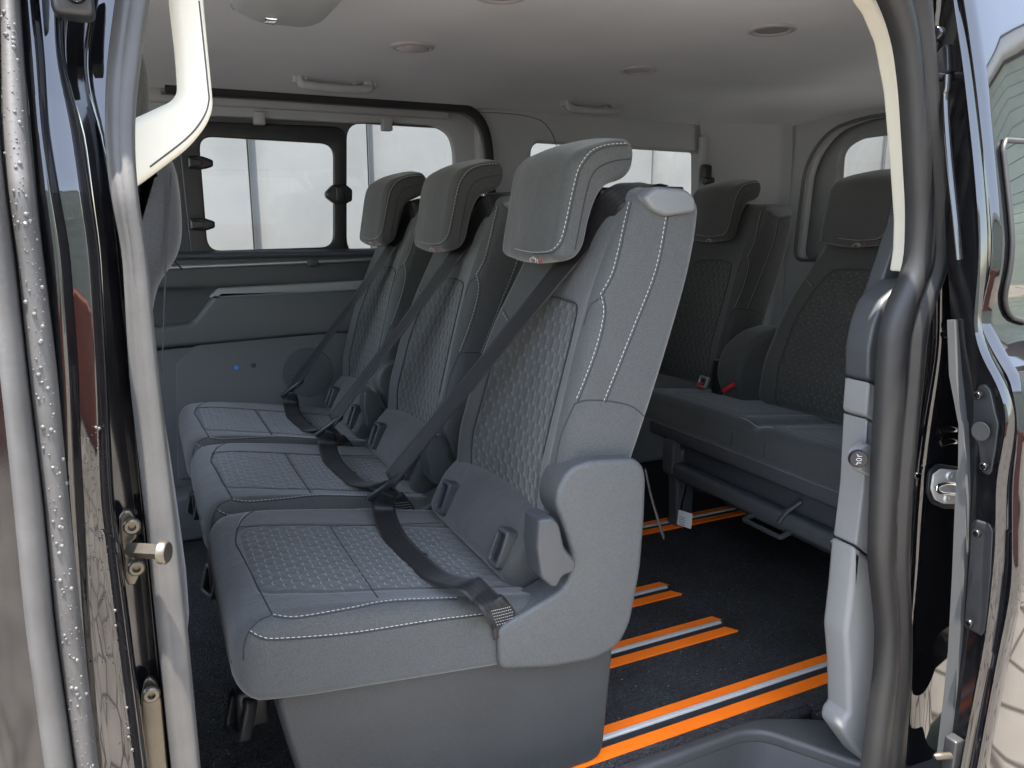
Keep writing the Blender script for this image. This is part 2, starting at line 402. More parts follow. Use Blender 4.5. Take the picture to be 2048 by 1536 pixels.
# house and hedge across the yard: what the gloss paint mirrors
hs = empty('house', (1.5, -9, GZ), 'brick and pale green boarded house mirrored in the black paint', 'house')
BRICK = M('brick', (.33, .105, .06), .85, var=.25, vscale=10)
BOARD = M('green_boarding', (.46, .52, .43), .7, var=.08, vscale=4)
GUT = M('white_gutter', (.8, .8, .78), .5)
ROOF = M('grey_roof', (.22, .2, .19), .8, var=.2, vscale=6)
HX0, HX1 = -9, 8.2
bbox('brick_wall', HX0, HX1, -11, -9, GZ, -.1, 0, BRICK, hs)
V, Fc = [], []
for k in range(28):
    z = -.095 + k * .16; box_geo(V, Fc, HX0, HX1, -10.9, -9.02 + .0, z, z + .15)
    box_geo(V, Fc, HX0, HX1, -10.9, -9.05, z + .15, z + .16)
obj('boarded_wall', V, Fc, BOARD, hs, smooth=False)
bbox('gutter', HX0, HX1, -9.0, -8.85, 4.40, 4.6, .02, GUT, hs)
obj('roof', [(HX0, -8.9, 4.61), (HX1, -8.9, 4.61), (HX1, -12.5, 5.3), (HX0, -12.5, 5.3), (HX0, -12.5, 4.61), (HX1, -12.5, 4.61)], [(0, 1, 2, 3), (0, 1, 5, 4), (3, 2, 5, 4)], ROOF, hs, smooth=False)
for i, x in enumerate((-6.5, -2.6, 1.6, 5.6)):
    f = plate('window', [rp([(-x, 1.1), (-x - 1.5, 1.1), (-x - 1.5, 2.3), (-x, 2.3)], .01), rp([(-x - .08, 1.18), (-x - 1.42, 1.18), (-x - 1.42, 2.22), (-x - .08, 2.22)], .01)], (0, -8.94, 0), (-1, 0, 0), (0, 0, 1), .08, .005, GUT, hs)
V, Fc = [], []
for k in range(33):
    z = GZ + k * .165; box_geo(V, Fc, 8.3, 14, -13, -2.2, z, z + .155); box_geo(V, Fc, 8.34, 13.9, -12.9, -2.3, z + .155, z + .165)
obj('wing_wall', V, Fc, BOARD, hs, smooth=False)
bbox('gutter', 8.12, 8.28, -13.1, -2.1, 4.86, 5.05, .02, GUT, hs)
obj('roof', [(8.1, -13.2, 5.06), (8.1, -2.0, 5.06), (11, -2.0, 5.9), (11, -13.2, 5.9), (14.2, -2, 5.06), (14.2, -13.2, 5.06)], [(0, 1, 2, 3), (2, 4, 5, 3)], ROOF, hs, smooth=False)
gw = bbox('garden_wall', -3.2, 2.4, -4.9, -4.65, GZ, .42, .01, BRICK, None); gw['label'] = 'low red brick wall mirrored in the glossy door post'; gw['category'] = 'wall'

# ------------------------------------------------------------------ the van shell
van = empty('passenger_van', (.6, 1.7, GZ), 'black passenger van with its sliding side door open, seen into the cabin', 'van')
def tumble(z): return .22 * max(0, z - .93) ** 1.2
YW = 2.62                                    # inner face of the far side
def vp(*a, **k): return obj(*a, parent=van, **k)

# floor carpet
V, Fc = [], []; NX, NY = 2, 2
carpet = bbox('carpet', -1.3, 2.42, 1.045, 2.60, -.02, 0, 0, CARPET, van)
# headliner
def zc(x, y):
    a = abs((y - 1.71) / .92); r = max(0, (x - 1.8) / .62)
    return 1.425 - .045 * a ** 5 - .035 * r ** 2.2
V, Fc = [], []; NX, NY = 60, 50
for j in range(NY + 1):
    for i in range(NX + 1):
        x = -1.3 + 3.74 * i / NX; y = .82 + (2.62 - .82) * j / NY; V.append((x, y, zc(x, y)))
for j in range(NY):
    for i in range(NX): Fc.append((j * (NX + 1) + i, j * (NX + 1) + i + 1, (j + 1) * (NX + 1) + i + 1, (j + 1) * (NX + 1) + i))
vp('headliner', V, Fc, HEADL)
# roof skin and cantrail (outside)
pillow('roof', rp([(.80, 1.42), (.83, 1.50), (.98, 1.56), (2.5, 1.56), (2.72, 1.5), (2.76, 1.40), (2.66, 1.46), (.82, 1.46)], .03), -1.4, 2.6, .03, GLOSS, van, plane='yz')
pillow('door_header', rp([(.74, 1.325), (.70, 1.41), (.80, 1.45), (.86, 1.40), (.84, 1.335)], .012), -.3, 1.0, .005, GLOSSD, van, plane='yz')

bbox('side_skin', -1.3, 2.6, 2.72, 2.74, -.4, .88, .005, GLOSS, van)
bbox('rear_skin', 2.58, 2.60, .8, 2.72, -.4, .9, .005, GLOSS, van)
bbox('dash_occluder', -1.75, -1.3, .84, 2.6, .0, .86, .06, BLKP, van)  # unseen dash block, added to cut light coming through the open front
bbox('front_door_occluder', -1.4, -.2, .70, .76, -.4, .86, .02, GLOSSD, van)  # unseen front door panel, added to keep side light off the cushion fronts
bbox('front_floor', -1.75, -1.28, .84, 2.6, -.03, 0, .0, BLKM, van)
bbox('roof_rail', -1.3, 1.02, 2.64, 2.72, 1.345, 1.46, .01, GREYT, van)
bbox('wheel_arch_trim', 1.05, 2.40, 2.54, 2.64, 0, .52, .03, GREYM, van)
# ---- ceiling fittings
def ring_pts(c, rx, ry, n=40, dz=0): return [(c[0] + rx * math.cos(2 * PI * i / n), c[1] + ry * math.sin(2 * PI * i / n), zc(c[0], c[1]) + dz) for i in range(n)]
VENTM = M('vent_grey', (.30, .30, .31), .5); VENTL = M('vent_lens', (.20, .2, .215), .5)
for x, y, kind in ((.66, 1.96, 1), (1.34, 1.97, 0), (1.34, 1.44, 0), (.67, 1.455, 0)):
    z = zc(x, y)
    t = tube('vent_ring' if kind else 'lamp_ring', ring_pts((x, y), .046, .046, dz=-.001), .009, VENTM, van, closed=True, ry=.006)
    V, Fc = [], []
    for i in range(32):
        a = 2 * PI * i / 32; V.append((x + .041 * math.cos(a), y + .041 * math.sin(a), z - .003))
    Fc = [tuple(range(32))]
    d = obj('lens', V, Fc, VENTL if kind == 0 else DKP, t); 
    if kind:
        V, Fc = [], []
        for k in range(5):
            yy = y - .03 + .015 * k; h = math.sqrt(.04 ** 2 - (yy - y) ** 2); box_geo(V, Fc, x - h, x + h, yy - .0035, yy + .0035, z - .008, z - .004)
        obj('slat', V, Fc, VENTM, t)
def grab(c, L):
    x, y = c; z = zc(x, y) - .002
    y += .03; z = zc(x, y) - .002; pts = [(x - L, y, z + .004), (x - L * .98, y - .004, z - .010), (x - L * .86, y - .010, z - .021), (x, y - .014, z - .026), (x + L * .86, y - .010, z - .021), (x + L * .98, y - .004, z - .010), (x + L, y, z + .004)]
    t = tube('grab_handle', smooth_path(pts, 8), .0135, GREYT, van, n=12)
    for s in (-1, 1):
        bbox('pivot_cover', x + s * L - .022, x + s * L + .022, y - .012, y + .016, z - .016, z + .006, .006, GREYT, t)
    if L > .1: bbox('coat_hook', x + L * .55 - .008, x + L * .55 + .008, y - .004, y + .01, z - .026, z, .003, GREYT, t)
grab((.575, 2.40), .105); grab((1.50, 2.45), .105)
# roof console at the top of the picture
cx_, cy_ = .36, 1.62
prof = [(.20, 1.43), (.215, 1.405), (.26, 1.388), (.35, 1.388), (.385, 1.402), (.41, 1.435)]
cons = pillow('roof_console', rp(prof, .02), 1.38, 1.74, .02, GREYT, van)
bbox('reading_lamp', .262, .285, 1.66, 1.70, 1.382, 1.390, .003, CHROME, cons)

# ---- far side: door aperture, seal, windows
def py_line(L, y): return [P(a, b, 1, y) for a, b in L]
sealpx = [(330, 176), (431, 182), (560, 190), (760, 204), (905, 214), (940, 222), (960, 240), (972, 265), (978, 300), (982, 360), (990, 470), (1010, 620), (1040, 800), (1060, 900)]
tube('far_door_seal', smooth_path(py_line(sealpx, 2.60), 8), .0085, BLKM, van, ry=.016)
tube('far_seal_lip', [p + np.array([-.012, .01, -.012]) for p in smooth_path(py_line(sealpx, 2.60), 8)], .006, M('seal_lip', (.10, .10, .105), .6), van)
def rect_px(x0, y0, x1, y1): return [(x0, y0), (x1, y0), (x1, y1), (x0, y1)]
# far quarter panel with rear side window opening (behind the seats), then curving D pillar
qwin = [(1063, 283), (1398, 304), (1398, 520), (1063, 520)]
q_out = [(P(955, 150, 1, YW)[0], 1.405), (2.16, 1.405), (2.16, 0), (P(955, 150, 1, YW)[0], 0)]
hole = rp([(p[0], p[2]) for p in py_line(qwin, YW)], [.05, .012, .03, .05])
plate('quarter_trim', [q_out, hole], (0, YW, 0), (1, 0, 0), (0, 0, 1), .06, .012, GREYT, van)
hole2 = [(p[0], p[2]) for p in py_line([(1050, 270), (1410, 290), (1410, 530), (1050, 530)], YW)]
plate('quarter_window', [hole2], (0, 2.665, 0), (1, 0, 0), (0, 0, 1), .004, .0005, GLASS, van)
tube('panel_seam', smooth_path([(1.46, YW - .001, 1.0), (1.45, YW - .001, 1.2), (1.40, YW - .002, 1.33), (1.30, YW - .002, 1.37), (1.06, YW - .002, 1.372)], 8), .0012, DKP, van)
# D pillar: smooth sweep from far side to tailgate
V, Fc = [], []
arc = smooth_path([(2.10, 2.605), (2.18, 2.60), (2.28, 2.575), (2.36, 2.54), (2.41, 2.50), (2.425, 2.44)], 8)
for z in (0, .4, .8, 1.0, 1.2, 1.30, 1.36, 1.40):
    for a in arc:
        k = max(0, (z - 1.2) / .2) ** 2 * .05
        V.append((a[0] - k, a[1] - k * .6, z))
n = len(arc)
for j in range(7):
    for i in range(n - 1): Fc.append((j * n + i, j * n + i + 1, (j + 1) * n + i + 1, (j + 1) * n + i))
vp('rear_pillar_trim', V, Fc, GREYT)
# tailgate
XR = 2.43
def rear_uv(L): return [(-p[1], p[2]) for p in (P(a, b, 0, XR) for a, b in L)]
t_out = [(-2.60, 1.40), (-.8, 1.40), (-.8, 0), (-2.60, 0)]
g_px = [(1600, 520), (1622, 330), (1668, 262), (1740, 236), (1830, 224), (1990, 215), (1990, 520)]
gh = rp(rear_uv(g_px), [.05, .12, .14, .1, .1, .1, .05], 8)
tg = plate('tailgate_trim', [t_out, gh], (XR, 0, 0), (0, -1, 0), (0, 0, 1), .03, .008, GREYT, van)
w_px = [(1648, 470), (1658, 300), (1690, 276), (1830, 258), (1960, 250), (1960, 470)]
wh = rp(rear_uv(w_px), [.06, .05, .05, .03, .06, .06], 6)
TGM = M('tailgate_inner', (.20, .212, .225), .6)
V = []; Fc = []; A_ = smooth_path([(a, b, 0) for a, b in gh[::2]], 1, True); 
plate('window_reveal', [rp([(a * 1.0, b) for a, b in rear_uv([(1560, 560), (1580, 300), (1640, 215), (2040, 150), (2040, 560)])], .05), wh], (XR + .055, 0, 0), (0, -1, 0), (0, 0, 1), .04, .012, TGM, van)
plate('rear_window', [rp(rear_uv([(1630, 500), (1640, 270), (1980, 230), (1980, 500)]), .02)], (XR + .085, 0, 0), (0, -1, 0), (0, 0, 1), .004, .0005, GLASS, van)
tube('tailgate_seal', [(XR - .032, -a, b) for a, b in gh], .007, GREYM, van, closed=True)
# far seat belt upper guide on the rear pillar
bg_ = P(1412, 352, 1, 2.56)
gd = bbox('belt_guide', bg_[0] - .022, bg_[0] + .022, 2.545, 2.585, bg_[2] - .03, bg_[2] + .045, .012, BLKP, van)
bbox('guide_slide', bg_[0] - .016, bg_[0] + .014, 2.575, 2.60, bg_[2] + .03, bg_[2] + .155, .006, GREYT, van)
bbox('guide_knob', bg_[0] - .028, bg_[0] + .026, 2.53, 2.56, bg_[2] - .035, bg_[2] - .005, .010, BLKP, gd)
ribbon('rear_belt', [bg_ + np.array([-.01, -.03, -.03]), bg_ + np.array([-.04, -.02, -.12]), bg_ + np.array([-.05, 0, -.5])], [(0, 1, 0)] * 3, .045, BELT, van)

# far sliding door (closed)
YD = 2.655
fd = yplate('far_door_trim', [(-200, 196), (431, 190), (560, 198), (760, 212), (905, 222), (945, 236), (965, 270), (972, 330), (985, 560), (-200, 560)], YD, .03, .006, GREYT, van,
            holes=[[(-150, 228), (431, 232), (700, 246), (760, 244), (870, 251), (900, 268), (909, 300), (915, 545), (-150, 545)]], rh=.03)
DOORB = M('door_window_surround', (.045, .051, .062), .5, bump=.15, bscale=400)
w1 = [(398, 272), (668, 288), (668, 494), (416, 502)]
w2 = [(694, 245), (912, 258), (918, 520), (694, 508)]
yplate('window_surround', [(-200, 215), (431, 220), (700, 236), (925, 240), (940, 560), (-200, 560)], YD + .02, .02, .004, DOORB, van, holes=[[(355, 248), (690, 256), (690, 520), (385, 530)], w2], rh=.055)
sf = yplate('sliding_window_frame', [(352, 240), (694, 254), (694, 522), (384, 532)], YD + .012, .022, .005, BLKP, van, holes=[w1], r=.05, rh=.042)
gl = yplate('pane', [(390, 265), (680, 280), (680, 505), (400, 510)], YD + .022, .004, .0005, GLASS, sf)
gl.location = (0, 0, 0)
yplate('fixed_window', [(690, 238), (930, 245), (935, 540), (690, 530)], YD + .045, .004, .0005, GLASS, van)
# finger latches of the sliding window
for (px, py) in ((400, 326), (404, 449)):
    c = P(px, py, 1, YD - .012)
    l = pillow('window_latch', rp([(c[0] - .036, c[2] + .019), (c[0] + .008, c[2] + .02), (c[0] + .038, c[2] + .009), (c[0] + .037, c[2] - .010), (c[0] + .010, c[2] - .019), (c[0] - .036, c[2] - .017)], .006), YD - .030, YD + .004, .009, BLKP, van)
    tube('latch_groove', [(c[0] + .002, YD - .031, c[2] + .017), (c[0] + .002, YD - .031, c[2] - .016)], .0015, BLKM, l).location = (0, 0, 0)
c = P(677, 388, 1, YD - .012)
l = pillow('window_catch', rp([(c[0] - .046, c[2] + .004), (c[0] - .020, c[2] + .030), (c[0] + .022, c[2] + .032), (c[0] + .044, c[2] + .014), (c[0] + .042, c[2] - .022), (c[0] + .018, c[2] - .033), (c[0] - .020, c[2] - .031), (c[0] - .044, c[2] - .012)], .006), YD - .034, YD + .004, .010, BLKP, van)
bbox('catch_grip', c[0] - .014, c[0] + .014, YD - .041, YD - .030, c[2] - .022, c[2] + .022, .004, BLKP, l).location = (0, 0, 0)
# blind clips on the top trim
for px, py in ((519, 236), (775, 249)):
    c = P(px, py, 1, YD - .01); bbox('blind_clip', c[0] - .017, c[0] + .017, YD - .016, YD + .02, c[2] - .020, c[2] + .020, .004, GREYT, van)

# door lower trim: horizontal profile (y offset, z) swept along x
def sweep_x(name, prof, x0, x1, m, parent=None, nx=2):
    V, Fc = [], []; n = len(prof)
    for i in range(nx):
        x = x0 + (x1 - x0) * i / (nx - 1)
        for y, z in prof: V.append((x, y, z))
    for i in range(nx - 1):
        for k in range(n - 1): Fc.append((i * n + k, i * n + k + 1, (i + 1) * n + k + 1, (i + 1) * n + k))
    return obj(name, V, Fc, m, parent or van, sharp=35)
zb = lambda px, py: P(px, py, 1, YW)[2]
sweep_x('beltline_trim', smooth_path([(YD + .01, .905), (YD - .015, .898), (YD - .02, .888), (YD - .012, .878)], 5), -.5, 1.1, DOORB)
tube('beltline_strip', [(-.5, YD - .018, .846), (1.1, YD - .018, .874)], .0065, SILV, van)
bbox('strip_clip', .50, .535, YD - .030, YD - .012, .850, .872, .003, DKP, van)
sweep_x('door_upper_panel', smooth_path([(YD - .005, .90), (YD - .012, .86), (YD - .016, .80), (YD - .006, .765), (YD + .0, .60)], 6), -.5, 1.1, DKP)
# armrest bulge with a slanted front end
ar = [(433, 576), (460, 572), (705, 560), (1000, 548), (1000, 700), (640, 664), (317, 700), (317, 655), (388, 648)]
arm = yplate('door_armrest', [(-200, 668), (317, 655), (385, 648), (437, 582), (720, 566), (1000, 556), (1000, 650), (640, 668), (317, 698), (-200, 745)], YD - .045, .06, .014, GREYM, van, r=.02)
SILT = M('armrest_top', (.21, .22, .225), .45)
yplate('armrest_cap', [(418, 596), (440, 577), (720, 562), (1000, 552), (1000, 568), (720, 580), (450, 596)], YD - .050, .05, .006, SILT, van, r=.006)
yplate('door_lower_panel', [(-200, 745), (317, 700), (640, 670), (1100, 632), (1150, 1300), (-200, 1300)], YD - .022, .04, .004, GREYM, van)
SPK = M('lower_cover', (.092, .097, .098), .6, bump=.2, bscale=500, bdist=.0005)
cov = yplate('speaker_cover', [(392, 690), (640, 668), (900, 650), (900, 900), (356, 960), (352, 728)], YD - .030, .03, .003, SPK, van, r=.015)
c = P(616, 745, 1, YD - .03); SPKD = M('speaker_mesh', (.065, .072, .076), .7, bump=.9, bscale=260, bdist=.002)
disc('speaker_grille', (c[0], YD - .028, c[2]), (0, -1, 0), .085, .005, SPKD, van, n=48).location
c = P(473, 735, 1, YD - .03); disc('blue_cap', (c[0], YD - .029, c[2]), (0, -1, 0), .0075, .002, BLUE, van)
c = P(507, 731, 1, YD - .03); disc('trim_screw', (c[0], YD - .029, c[2]), (0, -1, 0), .008, .002, BLKP, van, hole=.004)
# sill pocket behind the far seats
bbox('inner_wheel_box', -.4, 1.05, 2.50, 2.60, 0, .16, .02, GREYM, van)

# ---- floor rails with orange tape
def rail(yc, x0, x1, name='floor_rail'):
    r = bbox('floor_rail', x0, x1 - .012, yc + .006, yc + .0165, .0, .0065, .0012, ALU, van)
    V, Fc = [], []
    box_geo(V, Fc, x0, x1 - .01, yc - .0145, yc + .006, .0003, .0012); o = obj('slot', V, Fc, BLKM, r, smooth=False); o.location = (0, 0, 0)
    for a, b, sk in ((yc - .0415, yc - .0145, .0), (yc + .0165, yc + .0415, .012)):
        h = .0045
        V = [(x0, a, 0), (x1, a, 0), (x1 - .018 + sk * .3, b, 0), (x0, b, 0), (x0, a, h), (x1, a, h), (x1 - .018 + sk * .3, b, h), (x0, b, h)]
        o = obj('orange_strip', V, [(0, 3, 2, 1), (4, 5, 6, 7), (0, 1, 5, 4), (1, 2, 6, 5), (2, 3, 7, 6), (3, 0, 4, 7)], ORANGE, r, smooth=False); o.location = (0, 0, 0)
    if x1 < 1.5:
        V, Fc = [], []; box_geo(V, Fc, x1 - .012, x1 - .004, yc - .004, yc + .014, 0, .006); o = obj('end_stop', V, Fc, STEEL, r, smooth=False); o.location = (0, 0, 0)
rail(1.1185, .30, 2.3); rail(1.3735, .30, 1.258); rail(1.589, .30, 1.252); rail(1.972, .30, 2.3)

# ---- step tread and step well at the door
STEP = M('step_plastic', (.046, .047, .048), .5, bump=.3, bscale=420, bdist=.0006, var=.06)
a0 = [(-.25, 1.056), (.70, 1.056), (1.06, 1.052), (1.16, 1.0), (1.30, .90), (1.30, .70), (-.25, .70)]
a1 = [(-.2, 1.015), (.70, 1.012), (1.00, 1.012), (1.035, .995), (1.16, .835), (1.20, .70), (-.2, .70)]
a1r = a1
hole_ = rp([(-.18, 1.020), (1.0, 1.026), (1.042, 1.008), (1.150, .835), (1.165, .775), (-.18, .775)], [.02, .03, .03, .03, .02, .02], 6)
plate('step_tread', [rp(a0, .03), hole_], (0, 0, .0035), (1, 0, 0), (0, 1, 0), .03, .010, STEP, van, res=5)
V, Fc = [], []; hc = np.mean(np.array(hole_), 0); nh = len(hole_)
for z, k in ((-.015, -.004), (-.05, .006), (-.13, .03), (-.16, .05), (-.168, .10)):
    for p in hole_:
        d_ = hc - p; d_ /= np.linalg.norm(d_) + 1e-9; V.append((p[0] + d_[0] * k, p[1] + d_[1] * k, z))
for j in range(4):
    for i in range(nh): Fc.append((j * nh + i, j * nh + (i + 1) % nh, (j + 1) * nh + (i + 1) % nh, (j + 1) * nh + i))
Fc.append(tuple(4 * nh + i for i in range(nh)))
obj('step_well', V, Fc, STEP, van)
bbox('floor_edge', 1.05, 1.189, 1.029, 1.044, -.03, -.003, 0, CARPET, van)
bbox('sill_floor', 1.19, 2.42, .80, 1.046, -.03, -.003, 0, CARPET, van)
bbox('pillar_core', 1.17, 1.26, .89, .92, .0, .52, .01, GREYM, van)
bbox('sill', -.6, 2.3, .60, .74, -.45, -.12, .03, GLOSSD, van)

# ---- upright strips on both door posts: measured edges on a real plane plus a relief profile
def vstrip(name, rows, yb, prof, m, parent=van, n=70, back=.02, lean=None):
    rows = sorted(rows); py = np.array([r[0] for r in rows], float)
    ext = lambda k: np.array([r[k] for r in rows], float)
    lo, hi = -220, 1760
    q = np.linspace(lo, hi, n)
    def ev(vals):
        out = np.interp(q, py, vals)
        s0 = (vals[1] - vals[0]) / (py[1] - py[0]); s1 = (vals[-1] - vals[-2]) / (py[-1] - py[-2])
        out = np.where(q < py[0], vals[0] + (q - py[0]) * s0, out); out = np.where(q > py[-1], vals[-1] + (q - py[-1]) * s1, out)
        k = np.array([1, 4, 6, 4, 1.]) / 16; p = np.pad(out, 2, mode='edge'); p[:2] = out[0] + (out[0] - out[1]) * np.array([2, 1]); p[-2:] = out[-1] + (out[-1] - out[-2]) * np.array([1, 2])
        return np.convolve(p, k, 'valid')
    L_, R_ = ev(ext(1)), ev(ext(2)); V, Fc = [], []
    m_ = len(prof) + 2
    for i in range(n):
        a, b = P(L_[i], q[i], 1, yb), P(R_[i], q[i], 1, yb)
        dy = lean(a[2]) if lean else 0
        for t, d in prof: V.append(a + (b - a) * t + np.array([0, -d + dy, 0]))
        V.append(b + np.array([0, back + dy, 0])); V.append(a + np.array([0, back + dy, 0]))
    for i in range(n - 1):
        for k in range(m_):
            k2 = (k + 1) % m_; Fc.append((i * m_ + k, i * m_ + k2, (i + 1) * m_ + k2, (i + 1) * m_ + k))
    Fc.append(tuple(range(m_))); Fc.append(tuple(range((n - 1) * m_, n * m_)))
    return obj(name, V, Fc, m, parent, sharp=70)
LEAN = lambda z: .25 * max(0, z - 1.02)
def rib(n_, h, ph=0, flat=.0):
    return [(k / n_, h * max(0, math.sin(PI * k / n_)) ** .6) for k in range(n_ + 1)]
# B pillar, right to left
seal_b = [(0, 224, 297), (60, 217, 288), (130, 210, 280), (205, 208, 271), (300, 209, 270), (400, 222, 277), (500, 244, 294), (750, 258, 318), (1000, 286, 348), (1250, 312, 375), (1500, 338, 398)]
two = [(0, 0), (.04, .005), (.12, .009), (.26, .0112), (.36, .0118), (.42, .0110), (.47, .0118), (.62, .0128), (.76, .0126), (.82, .0116), (.88, .0112), (.95, .007), (1, 0)]
vstrip('door_seal', seal_b, .755, two, RUBS, lean=LEAN)
flange = [(0, 120, 232), (100, 118, 216), (180, 132, 214), (250, 162, 212), (500, 197, 248), (750, 210, 262), (1000, 222, 290), (1250, 256, 316), (1500, 284, 342)]
vstrip('pillar_flange', flange, .775, [(0, .0), (.1, .004), (.5, .0), (1, -.004)], GLOSSD, lean=LEAN)
gl2 = [(0, 174, 232), (60, 164, 222), (110, 159, 212), (180, 170, 211), (230, 196, 210)]
panel = [(0, 60, 116), (100, 70, 120), (250, 84, 160), (500, 118, 198), (750, 140, 213), (1000, 140, 225), (1250, 160, 258), (1500, 188, 290)]
vstrip('post_skin', panel, .725, [(0, 0), (.15, .001), (.3, .0), (.6, -.0015), (.78, -.001), (.86, .003), (.92, .0055), (.97, .004), (1, -.004)], GLOSS, lean=LEAN)
crease = [(0, 30, 70), (100, 40, 82), (250, 58, 94), (500, 86, 140), (750, 104, 158), (900, 112, 162), (1000, 118, 168), (1250, 150, 180), (1500, 180, 200)]
vstrip('post_crease', crease, .722, [(0, 0), (.15, .002), (.3, .008), (.45, .011), (.6, .0105), (.75, .006), (.88, .002), (1, .0)], GLOSS, lean=LEAN)
drop = [(0, -14, 25), (100, -8, 35), (250, 0, 50), (500, 32, 81), (750, 58, 113), (1000, 88, 137), (1250, 111, 163), (1500, 146, 191)]
one = [(k / 14, .012 * math.sin(PI * k / 14) ** .36) for k in range(15)]
st_ = vstrip('edge_rubber', drop, .706, one, RUBD, lean=LEAN)
outer = [(0, -70, -22), (250, -50, -10), (500, -30, 26), (750, 0, 54), (1000, 26, 85), (1250, 50, 108), (1500, 84, 143)]
vstrip('edge_rubber', outer, .700, [(a, b * 1.3) for a, b in one], RUBD, lean=LEAN)
skin = [(0, -260, -40), (500, -230, 0), (1000, -160, 40), (1500, -60, 100)]
vstrip('front_door_edge', skin, .705, [(0, -.01), (.5, -.002), (1, 0)], GLOSSD, lean=LEAN)
# rain drops on the rubber edge and post
V, Fc = [], []
def drop_geo(p, r):
    b = len(V); n = 8
    for j, (a, h) in enumerate(((1, 0), (.86, .38), (.5, .68))):
        for i in range(n):
            an = 2 * PI * i / n; V.append((p[0] + r * a * math.cos(an), p[1] - r * h, p[2] + 1.15 * r * a * math.sin(an)))
    V.append((p[0], p[1] - r * .78, p[2]))
    for j in range(2):
        for i in range(n): k = (i + 1) % n; Fc.append((b + j * n + i, b + j * n + k, b + (j + 1) * n + k, b + (j + 1) * n + i))
    for i in range(n): Fc.append((b + 2 * n + i, b + 2 * n + (i + 1) % n, b + 3 * n))
dp = np.array([r[0] for r in drop]); 
for _ in range(300):
    y_ = random.uniform(0, 1540); t = random.betavariate(2.2, 1.6); a = np.interp(y_, dp, [r[1] for r in drop]); b = np.interp(y_, dp, [r[2] for r in drop])
    q = P(a + (b - a) * t, y_, 1, .706); h = .012 * math.sin(PI * t) ** .36
    drop_geo(q + np.array([0, -h + LEAN(q[2]), 0]), random.choice((.0004, .0004, .0005, .0005, .0006, .0007, .0009, .0013, .0018)))
pp = np.array([r[0] for r in panel])
for _ in range(150):
    y_ = random.uniform(850, 1540); t = random.uniform(.05, .75); a = np.interp(y_, pp, [r[1] for r in panel]); b = np.interp(y_, pp, [r[2] for r in panel])
    q = P(a + (b - a) * t, y_, 1, .725); drop_geo(q + np.array([0, .0005, 0]), random.choice((.0004, .0005, .0007, .0014)))
WATER = M('water', (.06, .06, .06), .03, ior=1.5); 
obj('raindrops', V, Fc, WATER, van, kind='stuff')
# hinge bracket and guide plate on the B pillar
hook = yplate('check_bracket', [(238, 1036), (248, 1022), (262, 1022), (270, 1036), (274, 1076), (262, 1086), (260, 1112), (278, 1122), (280, 1150), (270, 1170), (256, 1172), (248, 1156), (247, 1120), (240, 1080)], .752, .008, .002, STEEL, van, r=.002)
for px, py in ((264, 1052), (273, 1135)):
    c = P(px, py, 1, .745); disc('bolt', c + np.array([0, .002, 0]), (0, -1, 0), .0075, .006, STEEL, hook, hole=.0035).location = (0, 0, 0)
a, b = P(256, 1100, 1, .744), P(326, 1104, 1, .722)
V, Fc = [], []
tube_geo(V, Fc, [a, (a + b) / 2, b], .0052, 4, ry=.0075)
obj('arm', V, Fc, STEEL, hook, sharp=30).location = (0, 0, 0)
d = disc('pad', b + np.array([-.002, 0, 0]), (.9, -.45, 0), .0105, .007, STEEL, hook); d.location = (0, 0, 0)
gp = yplate('guide_plate', [(283, 1545), (282, 1400), (288, 1366), (300, 1354), (314, 1364), (324, 1400), (338, 1560), (350, 1660), (290, 1660)], .758, .006, .002, STEEL, van, r=.004)
c = P(303, 1389, 1, .75); disc('bolt', c + np.array([0, .003, 0]), (0, -1, 0), .008, .006, STEEL, gp, hole=.0035).location = (0, 0, 0)
# upper black hinge lump and second gloss face
vstrip('upper_post_face', [(0, 174, 232), (110, 160, 222), (200, 176, 222), (260, 200, 222), (400, 222, 230), (1500, 330, 336)], .768, [(0, 0), (.3, .003), (1, .001)], GLOSS, lean=LEAN)
c = P(145, 12, 1, .76); hl = bbox('upper_hinge', c[0] - .014, c[0] + .016, .735, .765, c[2] - .012, c[2] + .06, .006, BLKP, van)
disc('bolt', c + np.array([.004, -.024, .004]), (0, -1, 0), .008, .005, GLOSSD, hl, hole=.004).location = (0, 0, 0)
# cream B pillar trim with belt aperture (an L shaped arm)
ptt = yplate('pillar_top_trim', [(335, -160), (398, -160), (408, 0), (424, 168), (428, 215), (414, 250), (380, 292), (282, 366), (240, 394), (240, 248), (345, 200), (357, 178), (352, 100), (340, 0)], .86, .035, .009, CREAM, van, r=.012)
tube('trim_edge_line', on(ptt, [(398, 2), (415, 165), (417, 205), (404, 240), (372, 278), (300, 334)], 0), .0009, DKP, van)
bbox('pillar_inner_trim', -.14, .0, .84, .92, 0, .93, .02, GREYT, van)

# C pillar, left to right
ct = yplate('pillar_lower_trim', [(1734, 838), (1763, 856), (1765, 1000), (1755, 1124), (1712, 1090), (1726, 980)], .865, .05, .004, PILT, van, r=.004)
yplate('pillar_foot_trim', [(1711, 1092), (1755, 1130), (1768, 1200), (1774, 1262), (1770, 1350), (1748, 1536), (1735, 1533), (1684, 1462), (1690, 1440), (1699, 1430), (1697, 1340), (1692, 1270), (1702, 1190)], .86, .055, .010, PILT, van, r=.012)
yplate('pillar_cover_trim', [(1738, 764), (1771, 782), (1765, 853), (1732, 832)], .862, .05, .005, PILT, van, r=.006)
yplate('pillar_belt_trim', [(1812, 560), (1790, 580), (1765, 604), (1748, 650), (1738, 700), (1737, 762), (1771, 780), (1780, 690), (1800, 618), (1830, 556)], .868, .05, .006, DKP, van, r=.01)
yplate('pillar_side_trim', [(1795, 470), (1830, 380), (1840, 560), (1765, 602), (1752, 600)], .91, .03, .004, DKP, van, r=.006)
